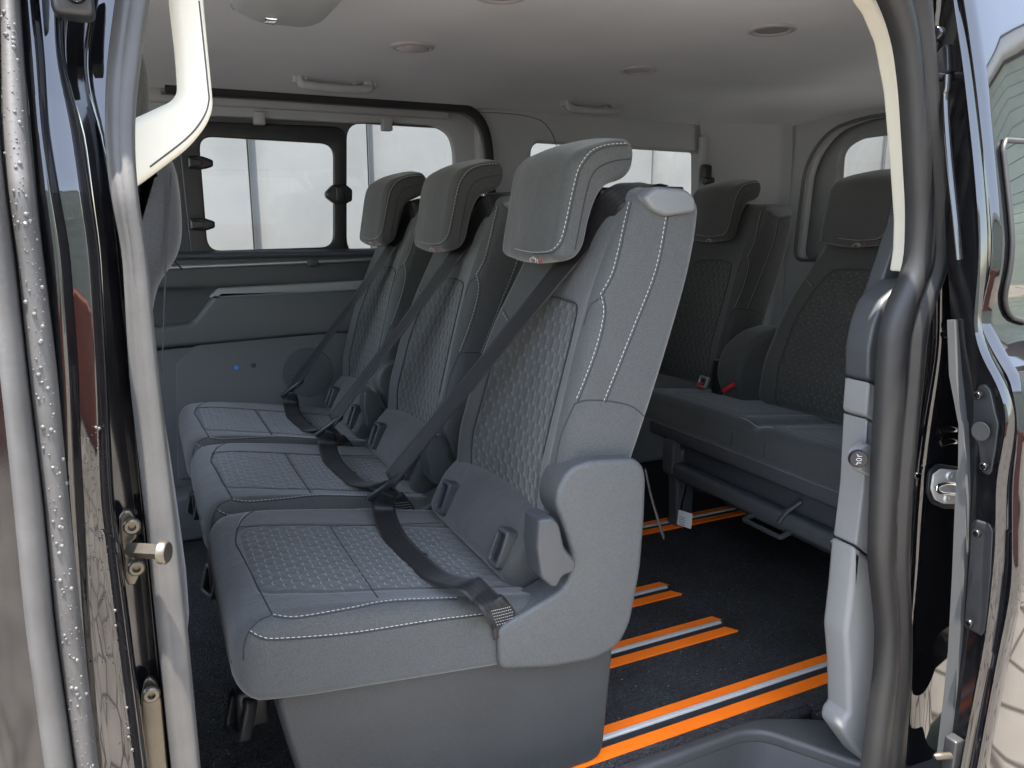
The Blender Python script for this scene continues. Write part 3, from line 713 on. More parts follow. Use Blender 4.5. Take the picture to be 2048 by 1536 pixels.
yplate('pillar_strip_trim', [(1735, -30), (1784, 8), (1797, 50), (1816, 140), (1828, 305), (1836, 440), (1836, 500), (1826, 540), (1808, 545), (1815, 500), (1817, 440), (1810, 330), (1798, 180), (1780, 80), (1755, 20), (1735, -8)], .862, .03, .006, CREAM, van, r=.006)
# rocker switch on the C pillar
c = P(1721, 917, 1, .835)
bz = yplate('switch_bezel', [(1736, 888), (1751, 894), (1752, 958), (1722, 944), (1711, 925), (1713, 904)], .842, .02, .004, PILT, van, r=.006)
sw = disc('switch', P(1721, 918, 1, .828) + np.array([0, .006, 0]), (-.55, -.83, 0), .0145, .008, BLKP, van)
SYM = M('switch_symbol', (.75, .75, .75), .6)
V, Fc = [], []
ax_ = Vector((-.55, -.83, 0)).normalized(); hx = np.array([.83, -.55, 0]); cc = np.array(P(1721, 918, 1, .828)) + np.array([0, .006, 0]) + np.array(ax_) * .0086
hx = hx / np.linalg.norm(hx)
up = np.array([0, 0, 1.])
for s in (1, -1):
    tube_geo(V, Fc, [cc - hx * .003 + up * .0055 * s, cc + hx * .004 + up * .0055 * s], .0003, 5)
    tube_geo(V, Fc, [cc - hx * .004 + up * .0085 * s, cc - hx * .0015 + up * .0065 * s], .0004, 5)
tube_geo(V, Fc, [cc + hx * .004 * math.cos(q) + up * .0022 * math.sin(q) for q in np.linspace(0, 2 * PI, 12, endpoint=False)], .0003, 5, True)
obj('symbol', V, Fc, SYM, sw).location = (0, 0, 0)
seal_c = [(0, 1780, 1853), (34, 1795, 1856), (95, 1811, 1859), (183, 1821, 1865), (305, 1828, 1880), (420, 1834, 1890), (500, 1832, 1891), (544, 1826, 1886), (595, 1799, 1864), (662, 1779, 1847), (771, 1771, 1837), (872, 1765, 1827), (974, 1760, 1816), (1122, 1754, 1810), (1262, 1769, 1816), (1349, 1766, 1815), (1523, 1742, 1803)]
vstrip('door_seal', seal_c, .80, [(0, -.006), (.08, .004), (.2, .010), (.34, .012), (.46, .009), (.54, .004), (.60, .006), (.70, .014), (.82, .017), (.92, .013), (1, 0)], RUB, n=110)
# recessed black post behind the seal
rec = [(0, 1840, 1930), (300, 1868, 1960), (500, 1880, 1970), (620, 1845, 1985), (800, 1825, 2000), (1000, 1800, 1995), (1250, 1805, 1960), (1500, 1790, 1930)]
vstrip('post_recess', rec, .845, [(0, 0), (.3, -.012), (.6, -.015), (1, -.012)], GLOSSD)
# gloss flank low on the post with a mirror-bright patch, and wiring bits
vstrip('post_flank', [(560, 1885, 1925), (700, 1886, 1935), (850, 1862, 1940), (950, 1850, 1945), (1050, 1842, 1940), (1150, 1836, 1930), (1300, 1822, 1915), (1500, 1815, 1890)], .815, [(0, -.014), (.08, .0), (.5, .004), (1, .002)], GLOSS, n=60)
# latch striker
lp = yplate('latch_plate', [(1856, 985), (1860, 945), (1878, 928), (1928, 936), (1928, 1018), (1890, 1018), (1866, 1008)], .802, .006, .002, BLKP, van, r=.005)
yplate('striker_plate', [(1864, 980), (1868, 950), (1884, 938), (1926, 942), (1926, 1008), (1888, 1008), (1872, 1000)], .799, .004, .001, ALU, lp, r=.004).location = (0, 0, 0)
for px, py in ((1898, 951), (1893, 996)):
    disc('bolt', P(px, py, 1, .799) + np.array([0, .003, 0]), (0, -1, 0), .008, .0065, ALU, lp, hole=.0035).location = (0, 0, 0)
t = smooth_path([P(1925, 972, 1, .797), P(1895, 966, 1, .787), P(1874, 974, 1, .785), P(1884, 986, 1, .787), P(1925, 988, 1, .797)], 6)
tube('striker_loop', t, .0032, CHROME, lp).location = (0, 0, 0)
for k, (px, py) in enumerate(((1893, 860), (1893, 884), (1903, 655), (1896, 668))):
    c = P(px, py, 1, .80)
    tube('hinge_fold', smooth_path([c + np.array([-.014, 0, -.001]), c + np.array([0, -.006, .003]), c + np.array([.014, -.004, 0])], 6), .0055, GLOSS, van)
c = P(1832, 950, 1, .82); disc('clip_stud', c, (-.4, -.9, .1), .006, .008, CHROME, van)
# grey door-trim edge strip of the open door
strip_px = [(640, 1894, 1908), (750, 1898, 1912), (840, 1915, 1922), (848, 1917, 1926), (937, 1916, 1931), (945, 1913, 1931), (1000, 1910, 1932), (1150, 1904, 1926), (1300, 1896, 1916), (1400, 1886, 1907), (1520, 1872, 1894)]
V, Fc = [], []
for py, a, b in strip_px:
    p, q = P(a, py, 0, 1.03), P(b, py, 0, 1.03); V += [p, q, q + np.array([.5, 0, 0]), p + np.array([.5, 0, 0])]
for i in range(len(strip_px) - 1):
    for k in range(4): Fc.append((i * 4 + k, i * 4 + (k + 1) % 4, i * 4 + 4 + (k + 1) % 4, i * 4 + 4 + k))
Fc += [(0, 1, 2, 3), tuple(len(V) - 4 + k for k in range(4))]

# open sliding door standing outboard
XD = 1.06
Apx = [(-200, 1890), (0, 1902), (118, 1921), (271, 1938), (372, 1948), (500, 1955), (640, 1945), (693, 1944), (737, 1971), (788, 2005), (862, 2012), (920, 1992), (1000, 1985), (1070, 1988), (1279, 1966), (1523, 1918), (1750, 1880)]
Bpx = [(-200, 1896), (0, 1934), (152, 1956), (288, 1971), (440, 1988), (520, 1993), (640, 1962), (683, 1963), (720, 2015), (800, 2036), (850, 2044), (900, 2038), (957, 2030), (1020, 2030), (1174, 2030), (1349, 1995), (1536, 1960), (1750, 1920)]
Opx = [(-200, 1760), (1750, 1700)]
def yz_from(L, py): px = np.interp(py, [a for a, _ in L], [b for _, b in L]); p = P(px, py, 0, XD); return p[1], p[2]
door = obj('sliding_door', [(0, 0, 0)], [], GLOSS, van) if False else None
rowsq = np.linspace(-200, 1750, 120)
def sm(a): 
    p = np.pad(a, 3, mode='edge'); return np.convolve(p, np.ones(7) / 7, 'valid')
# outer skin: B(z) swept rearwards
Bv = np.array([np.interp(p, [a for a, _ in Bpx], [b for _, b in Bpx]) for p in rowsq]); Bv = sm(Bv)
Av = np.array([np.interp(p, [a for a, _ in Apx], [b for _, b in Apx]) for p in rowsq]); Av = sm(Av)
V, Fc = [], []
secs = [(.004, .010), (.0, .004), (.004, 0), (.04, -.002), (.3, -.004), (.95, -.004)]
for i, p in enumerate(rowsq):
    yb, zb_ = P(Bv[i], p, 0, XD)[1:]; ya, za_ = P(Av[i], p, 0, XD)[1:]
    # inner lip, edge bead, outer skin
    V.append((XD + .02, ya + .006, za_)); V.append((XD + .004, ya + .001, za_)); V.append((XD, ya - (ya - yb) * .12, za_)); V.append((XD + .006, ya - (ya - yb) * .35, (za_ + zb_) / 2)); V.append((XD + .006, yb + (ya - yb) * .25, zb_))
    V.append((XD, yb + .004, zb_))
    V.append((XD + .003, yb, zb_))
    for xx in (.02, .06, .3, .95): V.append((XD + xx, yb - .001, zb_))
n = 11
for i in range(len(rowsq) - 1):
    for k in range(n - 1): Fc.append((i * n + k, i * n + k + 1, (i + 1) * n + k + 1, (i + 1) * n + k))
sdoor = obj('sliding_door', V, Fc, GLOSS, van, sharp=60)
# front edge face of the door, matte black, runs inwards from the bead
V, Fc = [], []
for i, p in enumerate(rowsq):
    ya, za_ = P(Av[i], p, 0, XD)[1:]; zz = za_
    yo = .80 - .05 * max(0, min(1, (zz - .2) / 1.0)) * 0 
    yl = P(np.interp(p, [-200, 0, 300, 500, 640, 840, 1000, 1300, 1520, 1750], [1838, 1858, 1885, 1893, 1900, 1918, 1920, 1905, 1880, 1850]), p, 0, XD + .03)[1]
    V += [(XD + .010, ya + .002, zz), (XD + .016, ya + (yl - ya) * .5, zz), (XD + .03, yl, zz), (XD + .10, yl + .004, zz)]
for i in range(len(rowsq) - 1):
    for k in range(3): Fc.append((i * 4 + k, i * 4 + k + 1, i * 4 + 5 + k, i * 4 + 4 + k))
obj('door_edge_face', V, Fc, GLOSSD, sdoor, sharp=50)
# grey trim edge
V, Fc = [], []
for py, a, b in strip_px:
    p, q = P(a, py, 0, XD + .012), P(b, py, 0, XD + .012); V += [p, q, q + np.array([.6, 0, 0]), p + np.array([.6, 0, 0])]
for i in range(len(strip_px) - 1):
    for k in range(4): Fc.append((i * 4 + k, i * 4 + (k + 1) % 4, i * 4 + 4 + (k + 1) % 4, i * 4 + 4 + k))
Fc += [(0, 1, 2, 3), tuple(len(V) - 4 + k for k in range(4))]
obj('door_inner_trim', V, Fc, M('door_trim_edge', (.05, .052, .053), .6), sdoor, sharp=40)
# plates and bolts on the door edge (plane x = XD)
def xplate(name, pxs, x, th, bev, m, parent, r=0):
    L = [(-p[1], p[2]) for p in (P(a, b, 0, x) for a, b in pxs)]
    if r: L = rp(L, r)
    # front faces -x
    return plate(name, [[(-a, b) for a, b in L]], (x, 0, 0), (0, -1, 0), (0, 0, 1), th, bev, m, parent) if False else plate(name, [L], (x + th, 0, 0), (0, -1, 0), (0, 0, 1), th, bev, m, parent)
lk = xplate('lock_plate', [(1939, 800), (1950, 771), (1962, 768), (1974, 782), (1984, 830), (1990, 850), (1984, 900), (1976, 945), (1968, 953), (1955, 945), (1948, 890), (1934, 870), (1938, 845)], XD + .002, .008, .002, BLKP, sdoor, r=.004)
for px, py in ((1955, 791), (1967, 933)): disc('bolt', P(px, py, 0, XD) + np.array([.003, 0, 0]), (-1, 0, 0), .006, .006, GLOSSD, lk, hole=.003)
disc('lock_hole', P(1960, 863, 0, XD) + np.array([.0015, 0, 0]), (-1, 0, 0), .0135, .0006, BLKM, lk, bev=.0001)
ep = xplate('edge_plate', [(1936, 1046), (1942, 1042), (1972, 1050), (1979, 1064), (1975, 1150), (1964, 1262), (1956, 1275), (1920, 1255), (1922, 1236)], XD + .002, .008, .002, BLKP, sdoor, r=.004)
for px, py in ((1953, 1067), (1938, 1247)): disc('bolt', P(px, py, 0, XD) + np.array([.003, 0, 0]), (-1, 0, 0), .006, .006, GLOSSD, ep, hole=.003)
disc('bolt', P(1911, 1485, 0, XD) + np.array([.006, 0, 0]), (-1, 0, 0), .007, .006, STEEL, sdoor, hole=.003)
# buffers and dowels near the top
up_ = xplate('upper_bracket', [(1858, 108), (1876, 86), (1884, 90), (1886, 140), (1872, 152), (1862, 150)], XD - .004, .012, .003, BLKP, sdoor, r=.003)
bk = bbox('upper_buffer', XD - .012, XD + .01, P(1886, 120, 0, XD)[1], P(1862, 120, 0, XD)[1], P(1875, 82, 0, XD)[2] - .055, P(1875, 80, 0, XD)[2] - .046, .002, BLKP, sdoor)
disc('bolt', P(1877, 69, 0, XD - .01), (-1, -.1, 0), .0105, .012, GLOSSD, sdoor, hole=.004)
p0 = P(1866, 126, 0, XD - .01); p1 = P(1834, 127, 0, XD - .04)
tube('dowel', [p0, p0 + (p1 - p0) * .6, p0 + (p1 - p0) * .85, p1], [.0055, .0055, .0048, .0025], ALU, sdoor)
p0 = P(1902, 1511, 0, XD - .01); p1 = P(1868, 1512, 0, XD - .04)
tube('dowel', [p0, p0 + (p1 - p0) * .6, p0 + (p1 - p0) * .85, p1], [.0055, .0055, .0048, .0025], STEEL, sdoor)
bbox('lower_buffer', XD - .012, XD + .008, P(1905, 1500, 0, XD)[1] - .012, P(1905, 1500, 0, XD)[1] + .008, P(1905, 1525, 0, XD)[2] - .02, P(1905, 1470, 0, XD)[2], .003, BLKP, sdoor)
# upper gloss fillet on door edge that mirrors the sky
tube('edge_bead', smooth_path([P(a, b, 0, XD - .006) for a, b in ((1894, 150), (1893, 178), (1890, 205), (1896, 300), (1908, 420), (1918, 520))], 6), .0055, GLOSS, sdoor)
# door window
def skin_y(z):
    zs = np.array([P(Bv[i], rowsq[i], 0, XD)[2] for i in range(len(rowsq))]); ys = np.array([P(Bv[i], rowsq[i], 0, XD)[1] for i in range(len(rowsq))])
    o_ = np.argsort(zs); return np.interp(z, zs[o_], ys[o_])
def zrow(py): return P(2010, py, 1, .68)[2]
zt, zl = P(1990, 276, 1, .70)[2], P(2020, 652, 1, .66)[2]
V, Fc = [], []; bd = []
zsr = np.linspace(zl, zt, 40)
for z in zsr:
    r_ = .055; x0_ = XD + .030 + (r_ - math.sqrt(max(0, r_ ** 2 - max(0, r_ - (z - zl)) ** 2))) + max(0, .012 - (zt - z)) * .6
    for k in range(5): V.append((x0_ + (XD + .85 - x0_) * k / 4, skin_y(z) - .0045, z))
    bd.append((x0_, skin_y(z) - .005, z))
for i in range(39):
    for k in range(4): Fc.append((i * 5 + k, i * 5 + k + 1, i * 5 + 6 + k, i * 5 + 5 + k))
obj('door_window', V, Fc, TINT, sdoor, smooth=True)
ends = [(XD + .85, skin_y(zt) - .005, zt)]; bot_ = [(XD + .85, skin_y(zl) - .005, zl)]
tube('window_rubber', bot_ + bd + ends, .0035, RUB, sdoor)
for o_ in [c_ for c_ in van.children_recursive if c_.parent == sdoor or (c_.parent and c_.parent.parent == sdoor)]: o_.location = (0, 0, 0)

# ------------------------------------------------------------------ seats
HP = .030
def hexfield(a, b):
    """quilting relief: puffed hexagons with tucks where three meet"""
    R1 = HP; hy = R1 * math.sqrt(3) / 2
    best = []
    j0 = np.floor(b / hy); 
    for dj in (-1, 0, 1, 2):
        j = j0 + dj; sh = np.where(np.mod(j, 2) == 0, 0, R1 / 2); i0 = np.floor((a - sh) / R1)
        for di in (-1, 0, 1, 2): best.append(np.hypot(a - ((i0 + di) * R1 + sh), b - j * hy))
    D = np.sort(np.stack(best), axis=0); e = D[1] - D[0]; v_ = D[2] - D[0]
    puff = np.clip(e / .016, 0, 1); puff = puff * puff * (3 - 2 * puff)
    return .0011 * puff - .0022 * np.exp(-(v_ / .007) ** 2)
def section(d0, d1, w0, w1, rf, rr, nf, rec, ns=10, nc=8, nr=10, rf2=None):
    rf2 = rf2 or rf; L = []
    for i in range(ns): L.append((d1 - rr + (d0 + rf - d1 + rr) * i / ns, w0, 0))
    for i in range(nc): a = PI / 2 * i / nc; L.append((d0 + rf - rf * math.sin(a), w0 + rf - rf * math.cos(a), 0))
    for i in range(nf): w_ = w0 + rf + (w1 - w0 - rf - rf2) * i / nf; L.append((d0 + rec(i / nf), w_, 1))
    for i in range(nc): a = PI / 2 * i / nc; L.append((d0 + rf2 - rf2 * math.cos(a), w1 - rf2 + rf2 * math.sin(a), 0))
    for i in range(ns): L.append((d0 + rf2 + (d1 - rr - d0 - rf2) * i / ns, w1, 0))
    for i in range(nc): a = PI / 2 * i / nc; L.append((d1 - rr + rr * math.sin(a), w1 - rr + rr * math.cos(a), 0))
    for i in range(nr): L.append((d1, w1 - rr + (w0 - w1 + 2 * rr) * i / nr, 0))
    for i in range(nc): a = PI / 2 * i / nc; L.append((d1 - rr + rr * math.cos(a), w0 + rr - rr * math.sin(a), 0))
    return L
def smi(x, xs, ys):
    """smoothed interpolation"""
    h = .018; return sum(np.interp(x + k * h, xs, ys) * w_ for k, w_ in ((-2, .1), (-1, .22), (0, .36), (1, .22), (2, .1)))
Y0 = 1.055                                     # near flank of the first seat
class Shell:
    """a cushion skin lofted along one axis; keeps its section function so that seams can be laid on it"""
    def __init__(s, axis, a0, a1, par, rend, nst, nf, rec, panel, mapf, quilt=1.0):
        s.par, s.rec, s.mapf, s.a0, s.a1, s.rend = par, rec, mapf, a0, a1, rend; s.panel = panel
        st = []
        for i in range(7): t = PI / 2 * i / 6; st.append((a0 + rend[0] * (1 - math.sin(t)) * 0 + a0 * 0 + rend[0] * (1 - math.cos(t)), rend[0] * (1 - math.sin(t))))
        for i in range(1, nst): st.append((a0 + rend[0] + (a1 - a0 - rend[0] - rend[1]) * i / nst, 0))
        for i in range(7): t = PI / 2 * (6 - i) / 6; st.append((a1 - rend[1] * (1 - math.cos(t)), rend[1] * (1 - math.sin(t))))
        V, A = [], []; s.n = None
        for a, ins in st:
            d0, d1, w0, w1, rf, rr = par(min(max(a, a0 + rend[0]), a1 - rend[1]))
            L = section(d0 + ins, d1 - ins, w0 + ins, w1 - ins, rf, rr, nf, lambda f: rec(f, a))
            s.n = len(L)
            for d, w_, fr in L: V.append((a, d, w_)); A.append(fr)
        V = np.array(V); A = np.array(A)
        pd = np.where(A > 0, panel(V[:, 0], V[:, 2]), -.02)
        if quilt:
            h = hexfield(V[:, 2], V[:, 0]); mask = np.clip(pd / .004, 0, 1); V[:, 1] -= h * mask * quilt
        groove = np.exp(-(pd / .0035) ** 2) * .002 * (A > 0); V[:, 1] += groove
        s.V = np.array([mapf(*v) for v in V]); s.pd = pd
        n = s.n; s.F = [(j * n + i, j * n + (i + 1) % n, (j + 1) * n + (i + 1) % n, (j + 1) * n + i) for j in range(len(st) - 1) for i in range(n)]
        s.F += [tuple(range(n)), tuple(range((len(st) - 1) * n, len(st) * n))]
    def build(s, name, m, parent):
        o = obj(name, s.V, s.F, m, parent, sharp=70); at = o.data.attributes.new('panel', 'FLOAT', 'POINT'); at.data.foreach_set('value', s.pd.astype(np.float32)); return o
    def front(s, a, f, off=.001):
        d0, d1, w0, w1, rf, rr = s.par(a); return s.mapf(a, d0 + s.rec(f, a) - off, w0 + rf + (w1 - w0 - 2 * rf) * f)
    def near_corner(s, a, ang=.785, off=.001):
        d0, d1, w0, w1, rf, rr = s.par(a); return s.mapf(a, d0 + rf - (rf + off) * math.sin(ang), w0 + rf - (rf + off) * math.cos(ang))
    def far_corner(s, a, ang=.785, off=.001):
        d0, d1, w0, w1, rf, rr = s.par(a); return s.mapf(a, d0 + rf - (rf + off) * math.sin(ang), w1 - rf + (rf + off) * math.cos(ang))
    def side(s, a, t, off=.001):
        d0, d1, w0, w1, rf, rr = s.par(a); return s.mapf(a, d0 + rf + (d1 - rr - d0 - rf) * t, w0 - off)
def sdf_poly(A, B, poly):
    """positive inside, metres"""
    p = np.array(poly); n = len(p); d = np.full(A.shape, 9.0); ins = np.zeros(A.shape, bool)
    for i in range(n):
        x0, y0 = p[i]; x1, y1 = p[(i + 1) % n]; ex, ey = x1 - x0, y1 - y0
        t = np.clip(((A - x0) * ex + (B - y0) * ey) / (ex * ex + ey * ey), 0, 1); d = np.minimum(d, np.hypot(A - x0 - t * ex, B - y0 - t * ey))
        c = ((y0 > B) != (y1 > B)) & (A < (x1 - x0) * (B - y0) / (y1 - y0 + 1e-12) + x0); ins ^= c
    return np.where(ins, d, -d)

# --- backrest
ZS = [.38, .45, .56, .70, .80, .90, .97, 1.02, 1.06]
XF = [.592, .582, .588, .620, .645, .676, .706, .728, .745]
XB = [.70, .72, .745, .795, .828, .858, .872, .876, .876]
WF = [.470, .475, .465, .437, .400, .352, .335, .330, .330]
def bpar(z):
    return (smi(z, ZS, XF), smi(z, ZS, XB), Y0 + .018, Y0 + smi(z, ZS, WF), .030, .030)
def brec(f, z):
    base = .026 * (math.sin(PI * min(1, max(0, f))) ** .8) * np.interp(z, [.40, .5, .85, .95, 1.03], [.7, 1, .9, .45, .1]); return base
bpanel_poly = rp([(.43, Y0 + .095), (.62, Y0 + .092), (.80, Y0 + .082), (.858, Y0 + .095), (.862, Y0 + .20), (.855, Y0 + .285), (.80, Y0 + .325), (.70, Y0 + .37), (.55, Y0 + .395), (.43, Y0 + .395)], .02)
bpanel = lambda a, w_: sdf_poly(a, w_, bpanel_poly)
BACK = Shell('z', .415, 1.055, bpar, (.03, .04), 200, 120, brec, bpanel, lambda a, d, w_: np.array([d, w_, a]), .75)

SROOT = Vector((.42, 1.30, 0))
seat = empty('van_seat', SROOT, 'grey cloth seat nearest the open door, brightest lit, belt fastened across it', 'seat', 'second row seats')
back = BACK.build('backrest', FAB, seat)
V, Fc = [], []; Vs, Fs = [], []
for L_ in ([(1258, 404), (1247, 450), (1236, 500), (1222, 550), (1196, 597)], [(1203, 592), (1207, 625), (1196, 680), (1176, 740), (1150, 805)], [(1333, 424), (1310, 540), (1264, 660), (1206, 805)], [(985, 522), (976, 560), (990, 596), (1015, 641)]):
    pth = on(back, L_)
    if len(pth) > 3: stitch_geo(V, Fc, pth); tube_geo(Vs, Fs, on(back, [(a + 5, b + 1) for a, b in L_], .0), .0011, 6)
for L_ in ([(1393, 545), (1345, 690), (1284, 832)], [(1150, 808), (1172, 801), (1215, 802), (1262, 812), (1288, 832)], [(1198, 598), (1180, 612), (1168, 650)], [(1150, 806), (1120, 880), (1105, 980), (1098, 1050)]):
    pth = on(back, L_, 0)
    if len(pth) > 3: tube_geo(Vs, Fs, pth, .0012, 6)
# panel outline seam
for k in range(len(bpanel_poly)):
    pass
obj('stitching', V, Fc, WHITE, back).location = (0, 0, 0)
pw = lambda z, y: BACK.front(z, min(1, max(0, (y - bpar(z)[2] - .03) / (bpar(z)[3] - bpar(z)[2] - .06))), .0004)
tube_geo(Vs, Fs, [pw(a, b) for a, b in bpanel_poly[6:]], .0012, 6)
obj('seam', Vs, Fs, SEAM, back).location = (0, 0, 0)
# quilting tacks
def tacks(shell, panel, a0, a1, w0, w1, frontf, L, smile):
    V, Fc = [], []; hy = HP * math.sqrt(3) / 2
    for j in range(int(a0 / hy) - 1, int(a1 / hy) + 2):
        for i in range(int(w0 / HP) - 1, int(w1 / HP) + 2):
            cw = i * HP + (HP / 2 if j % 2 else 0); ca = j * hy
            for s in (1, -1):
                va, vw = ca + s * HP / math.sqrt(3), cw
                if panel(np.array([va]), np.array([vw]))[0] < .008: continue
                for q in ((PI / 2, PI / 2 + 2 * PI / 3, PI / 2 - 2 * PI / 3)):
                    q2 = q if s < 0 else q + PI
                    p1 = (va + L * math.sin(q2), vw + L * math.cos(q2)); p0 = (va + .0012 * math.sin(q2), vw + .0012 * math.cos(q2))
                    if panel(np.array([p1[0]]), np.array([p1[1]]))[0] < .004: continue
                    tube_geo(V, Fc, [frontf(*p0), frontf(*p1)], .00045, 4)
    return V, Fc
V, Fc = tacks(BACK, bpanel, .44, .86, Y0 + .08, Y0 + .4, lambda a, b: pw(a, b) + np.array([.0012, 0, 0]), .0045, False)
obj('quilt_stitch', V, Fc, THREAD, back).location = (0, 0, 0)

# --- cushion
XS = [.05, .09, .16, .30, .48, .56]
ZT = [.428, .438, .440, .420, .388, .372]
ZB = [.318, .312, .300, .285, .266, .262]
def cpar(x): return (-smi(x, XS, ZT), -smi(x, XS, ZB), Y0 + .0, Y0 + .483, .030, .022)
def crec(f, x):
    e = math.sin(PI * min(1, max(0, f))) ** .6
    return -.004 * e + .016 * e * np.interp(x, [.1, .3, .5], [0, .6, 1])
cpanel_poly = rp([(.118, Y0 + .09), (.118, Y0 + .375), (.60, Y0 + .375), (.60, Y0 + .072), (.20, Y0 + .072)], [.03, .03, .01, .01, .03])
cpanel = lambda a, w_: sdf_poly(a, w_, cpanel_poly)
CUSH = Shell('x', .066, .565, cpar, (.045, .02), 160, 130, crec, cpanel, lambda a, d, w_: np.array([a, w_, -d]), .25)
cush = CUSH.build('cushion', FAB, seat)
cw_ = lambda x, y, off=.0008: CUSH.front(x, min(1, max(0, (y - Y0 - .03) / (.483 - .06))), off)
V, Fc, Vs, Fs = [], [], [], []
for L_ in ([(500, 1261), (523, 1273), (558, 1276), (698, 1265), (855, 1241), (951, 1229), (990, 1224)], [(546, 1229), (593, 1233), (698, 1216), (780, 1201), (915, 1195)], [(476, 1054), (481, 1040), (496, 1025), (520, 1015), (560, 1010), (630, 1008)]):
    pth = on(cush, L_)
    V, Fc = [], []; stitch_geo(V, Fc, pth); obj('stitching', V, Fc, WHITE, cush); tube_geo(Vs, Fs, on(cush, [(a, b + 4) for a, b in L_], .0), .0012, 6)
for L_ in ([(544, 1229), (510, 1162), (482, 1106), (472, 1086), (475, 1056)], [(544, 1230), (520, 1241), (500, 1260), (489, 1290), (487, 1320)], [(660, 1052), (700, 1114), (756, 1196)], [(476, 1054), (600, 1051), (700, 1052), (880, 1046)]):
    tube_geo(Vs, Fs, on(cush, L_, .0), .0012, 6)
obj('seam', Vs, Fs, SEAM, cush).location = (0, 0, 0)
# small smile shaped tacks
V, Fc = [], []
for j in range(40):
    for i in range(24):
        y = Y0 + .085 + i * .0225 + (.01125 if j % 2 else 0); x = .13 + j * .0145
        if x > .5 or cpanel(np.array([x]), np.array([y]))[0] < .012: continue
        j_ = random.uniform(-.0006, .0006); pts = [cw_(x + .0028 * (1 - (q / .0055) ** 2) * -1 + j_, y + q, .0002) for q in (-.0055, -.003, 0, .003, .0055)]
        tube_geo(V, Fc, pts, .0005, 4)
obj('quilt_stitch', V, Fc, THREAD, cush).location = (0, 0, 0)

# --- headrest
HY0, HY1 = 1.132, 1.355
hp = [(1240, 276), (1259, 284), (1267, 305), (1262, 338), (1246, 358), (1212, 372), (1192, 400), (1178, 442), (1167, 490), (1150, 516), (1122, 524), (1106, 512), (1108, 480), (1118, 420), (1130, 350), (1146, 312), (1180, 290)]
hprof = smooth_path([(p[0], p[2], 0) for p in (P(a, b, 1, HY0 + .01) for a, b in hp)], 5, True)
hprof = [(a[0], a[1]) for a in hprof]
head = pillow('headrest', hprof, HY0, HY1, .024, FAB, seat, ne=8, bulge=.007, ri=.014)
pr = np.array(hprof); c0 = pr.mean(0)
def hedge(y, ins): 
    t = np.roll(pr, -1, 0) - np.roll(pr, 1, 0); t /= np.linalg.norm(t, axis=1)[:, None]; nn = np.stack([t[:, 1], -t[:, 0]], 1)
    if ((pr + nn * .001 - c0) ** 2).sum() < ((pr - c0) ** 2).sum(): nn = -nn
    return [(a, y, b) for a, b in pr - nn * ins]
V, Fc, Vs, Fs = [], [], [], []
nearpx = [(1258, 286), (1212, 290), (1183, 302), (1165, 322), (1154, 344), (1145, 380), (1136, 422), (1128, 458), (1120, 482), (1108, 497)]
L_ = nearpx + [(1092, 503), (1062, 504), (1028, 497)]
stitch_geo(V, Fc, on(head, L_)); tube_geo(Vs, Fs, on(head, [(a + 4, b + 4) for a, b in L_[:-1]], .0), .0011, 6)
# inner L seam on the near face
mid = [P(a, b, 1, HY0 - .0006) for a, b in ((1262, 318), (1230, 322), (1200, 334), (1182, 356), (1170, 400), (1160, 450), (1150, 500))]
tube_geo(Vs, Fs, smooth_path(mid, 6), .0010, 6)
obj('stitching', V, Fc, WHITE, head).location = (0, 0, 0); obj('seam', Vs, Fs, SEAM, head).location = (0, 0, 0)
for y in (1.20, 1.32):
    tube('headrest_post', [(.745, y, 1.02), (.742, y, 1.075)], .0065, CHROME, seat)
bbox('post_guide', .722, .765, 1.165, 1.355, 1.03, 1.056, .008, BLKP, seat)
V, Fc = [], []                                   # small woven tag: white figures and a red one
for pts_ in ([(1062, 524), (1060, 518)], [(1060, 518), (1064, 515)], [(1066, 525), (1067, 513)], [(1066, 518), (1071, 516)], [(1071, 525), (1072, 517)], [(1076, 526), (1075, 519)]):
    h_ = on(head, pts_, .0006, 1)
    if len(h_) == 2: tube_geo(V, Fc, h_, .0009, 5)
obj('woven_tag', V, Fc, WHITE, head).location = (0, 0, 0)
V, Fc = [], []
h_ = on(head, [(1080, 525), (1083, 519), (1079, 515)], .0006, 1); tube_geo(V, Fc, h_, .001, 5); obj('tag_mark', V, Fc, RED, head).location = (0, 0, 0)

# --- plastics
LEVM = M('lever_plastic', (.042, .046, .05), .42, bump=.2, bscale=520, bdist=.0005)
TOWM = M('tower_plastic', (.13, .135, .137), .4, bump=.2, bscale=520, bdist=.0005)
pillow('tower_cap', rp([(.742, 1.036), (.766, 1.054), (.826, 1.051), (.847, 1.038), (.850, 1.014), (.790, 1.006), (.762, 1.016)], .010), Y0 + .006, Y0 + .105, .009, TOWM, seat, ri=.007)
bbox('tower_slot', .780, .84, Y0 + .030, Y0 + .088, 1.045, 1.0555, .003, BLKP, seat)
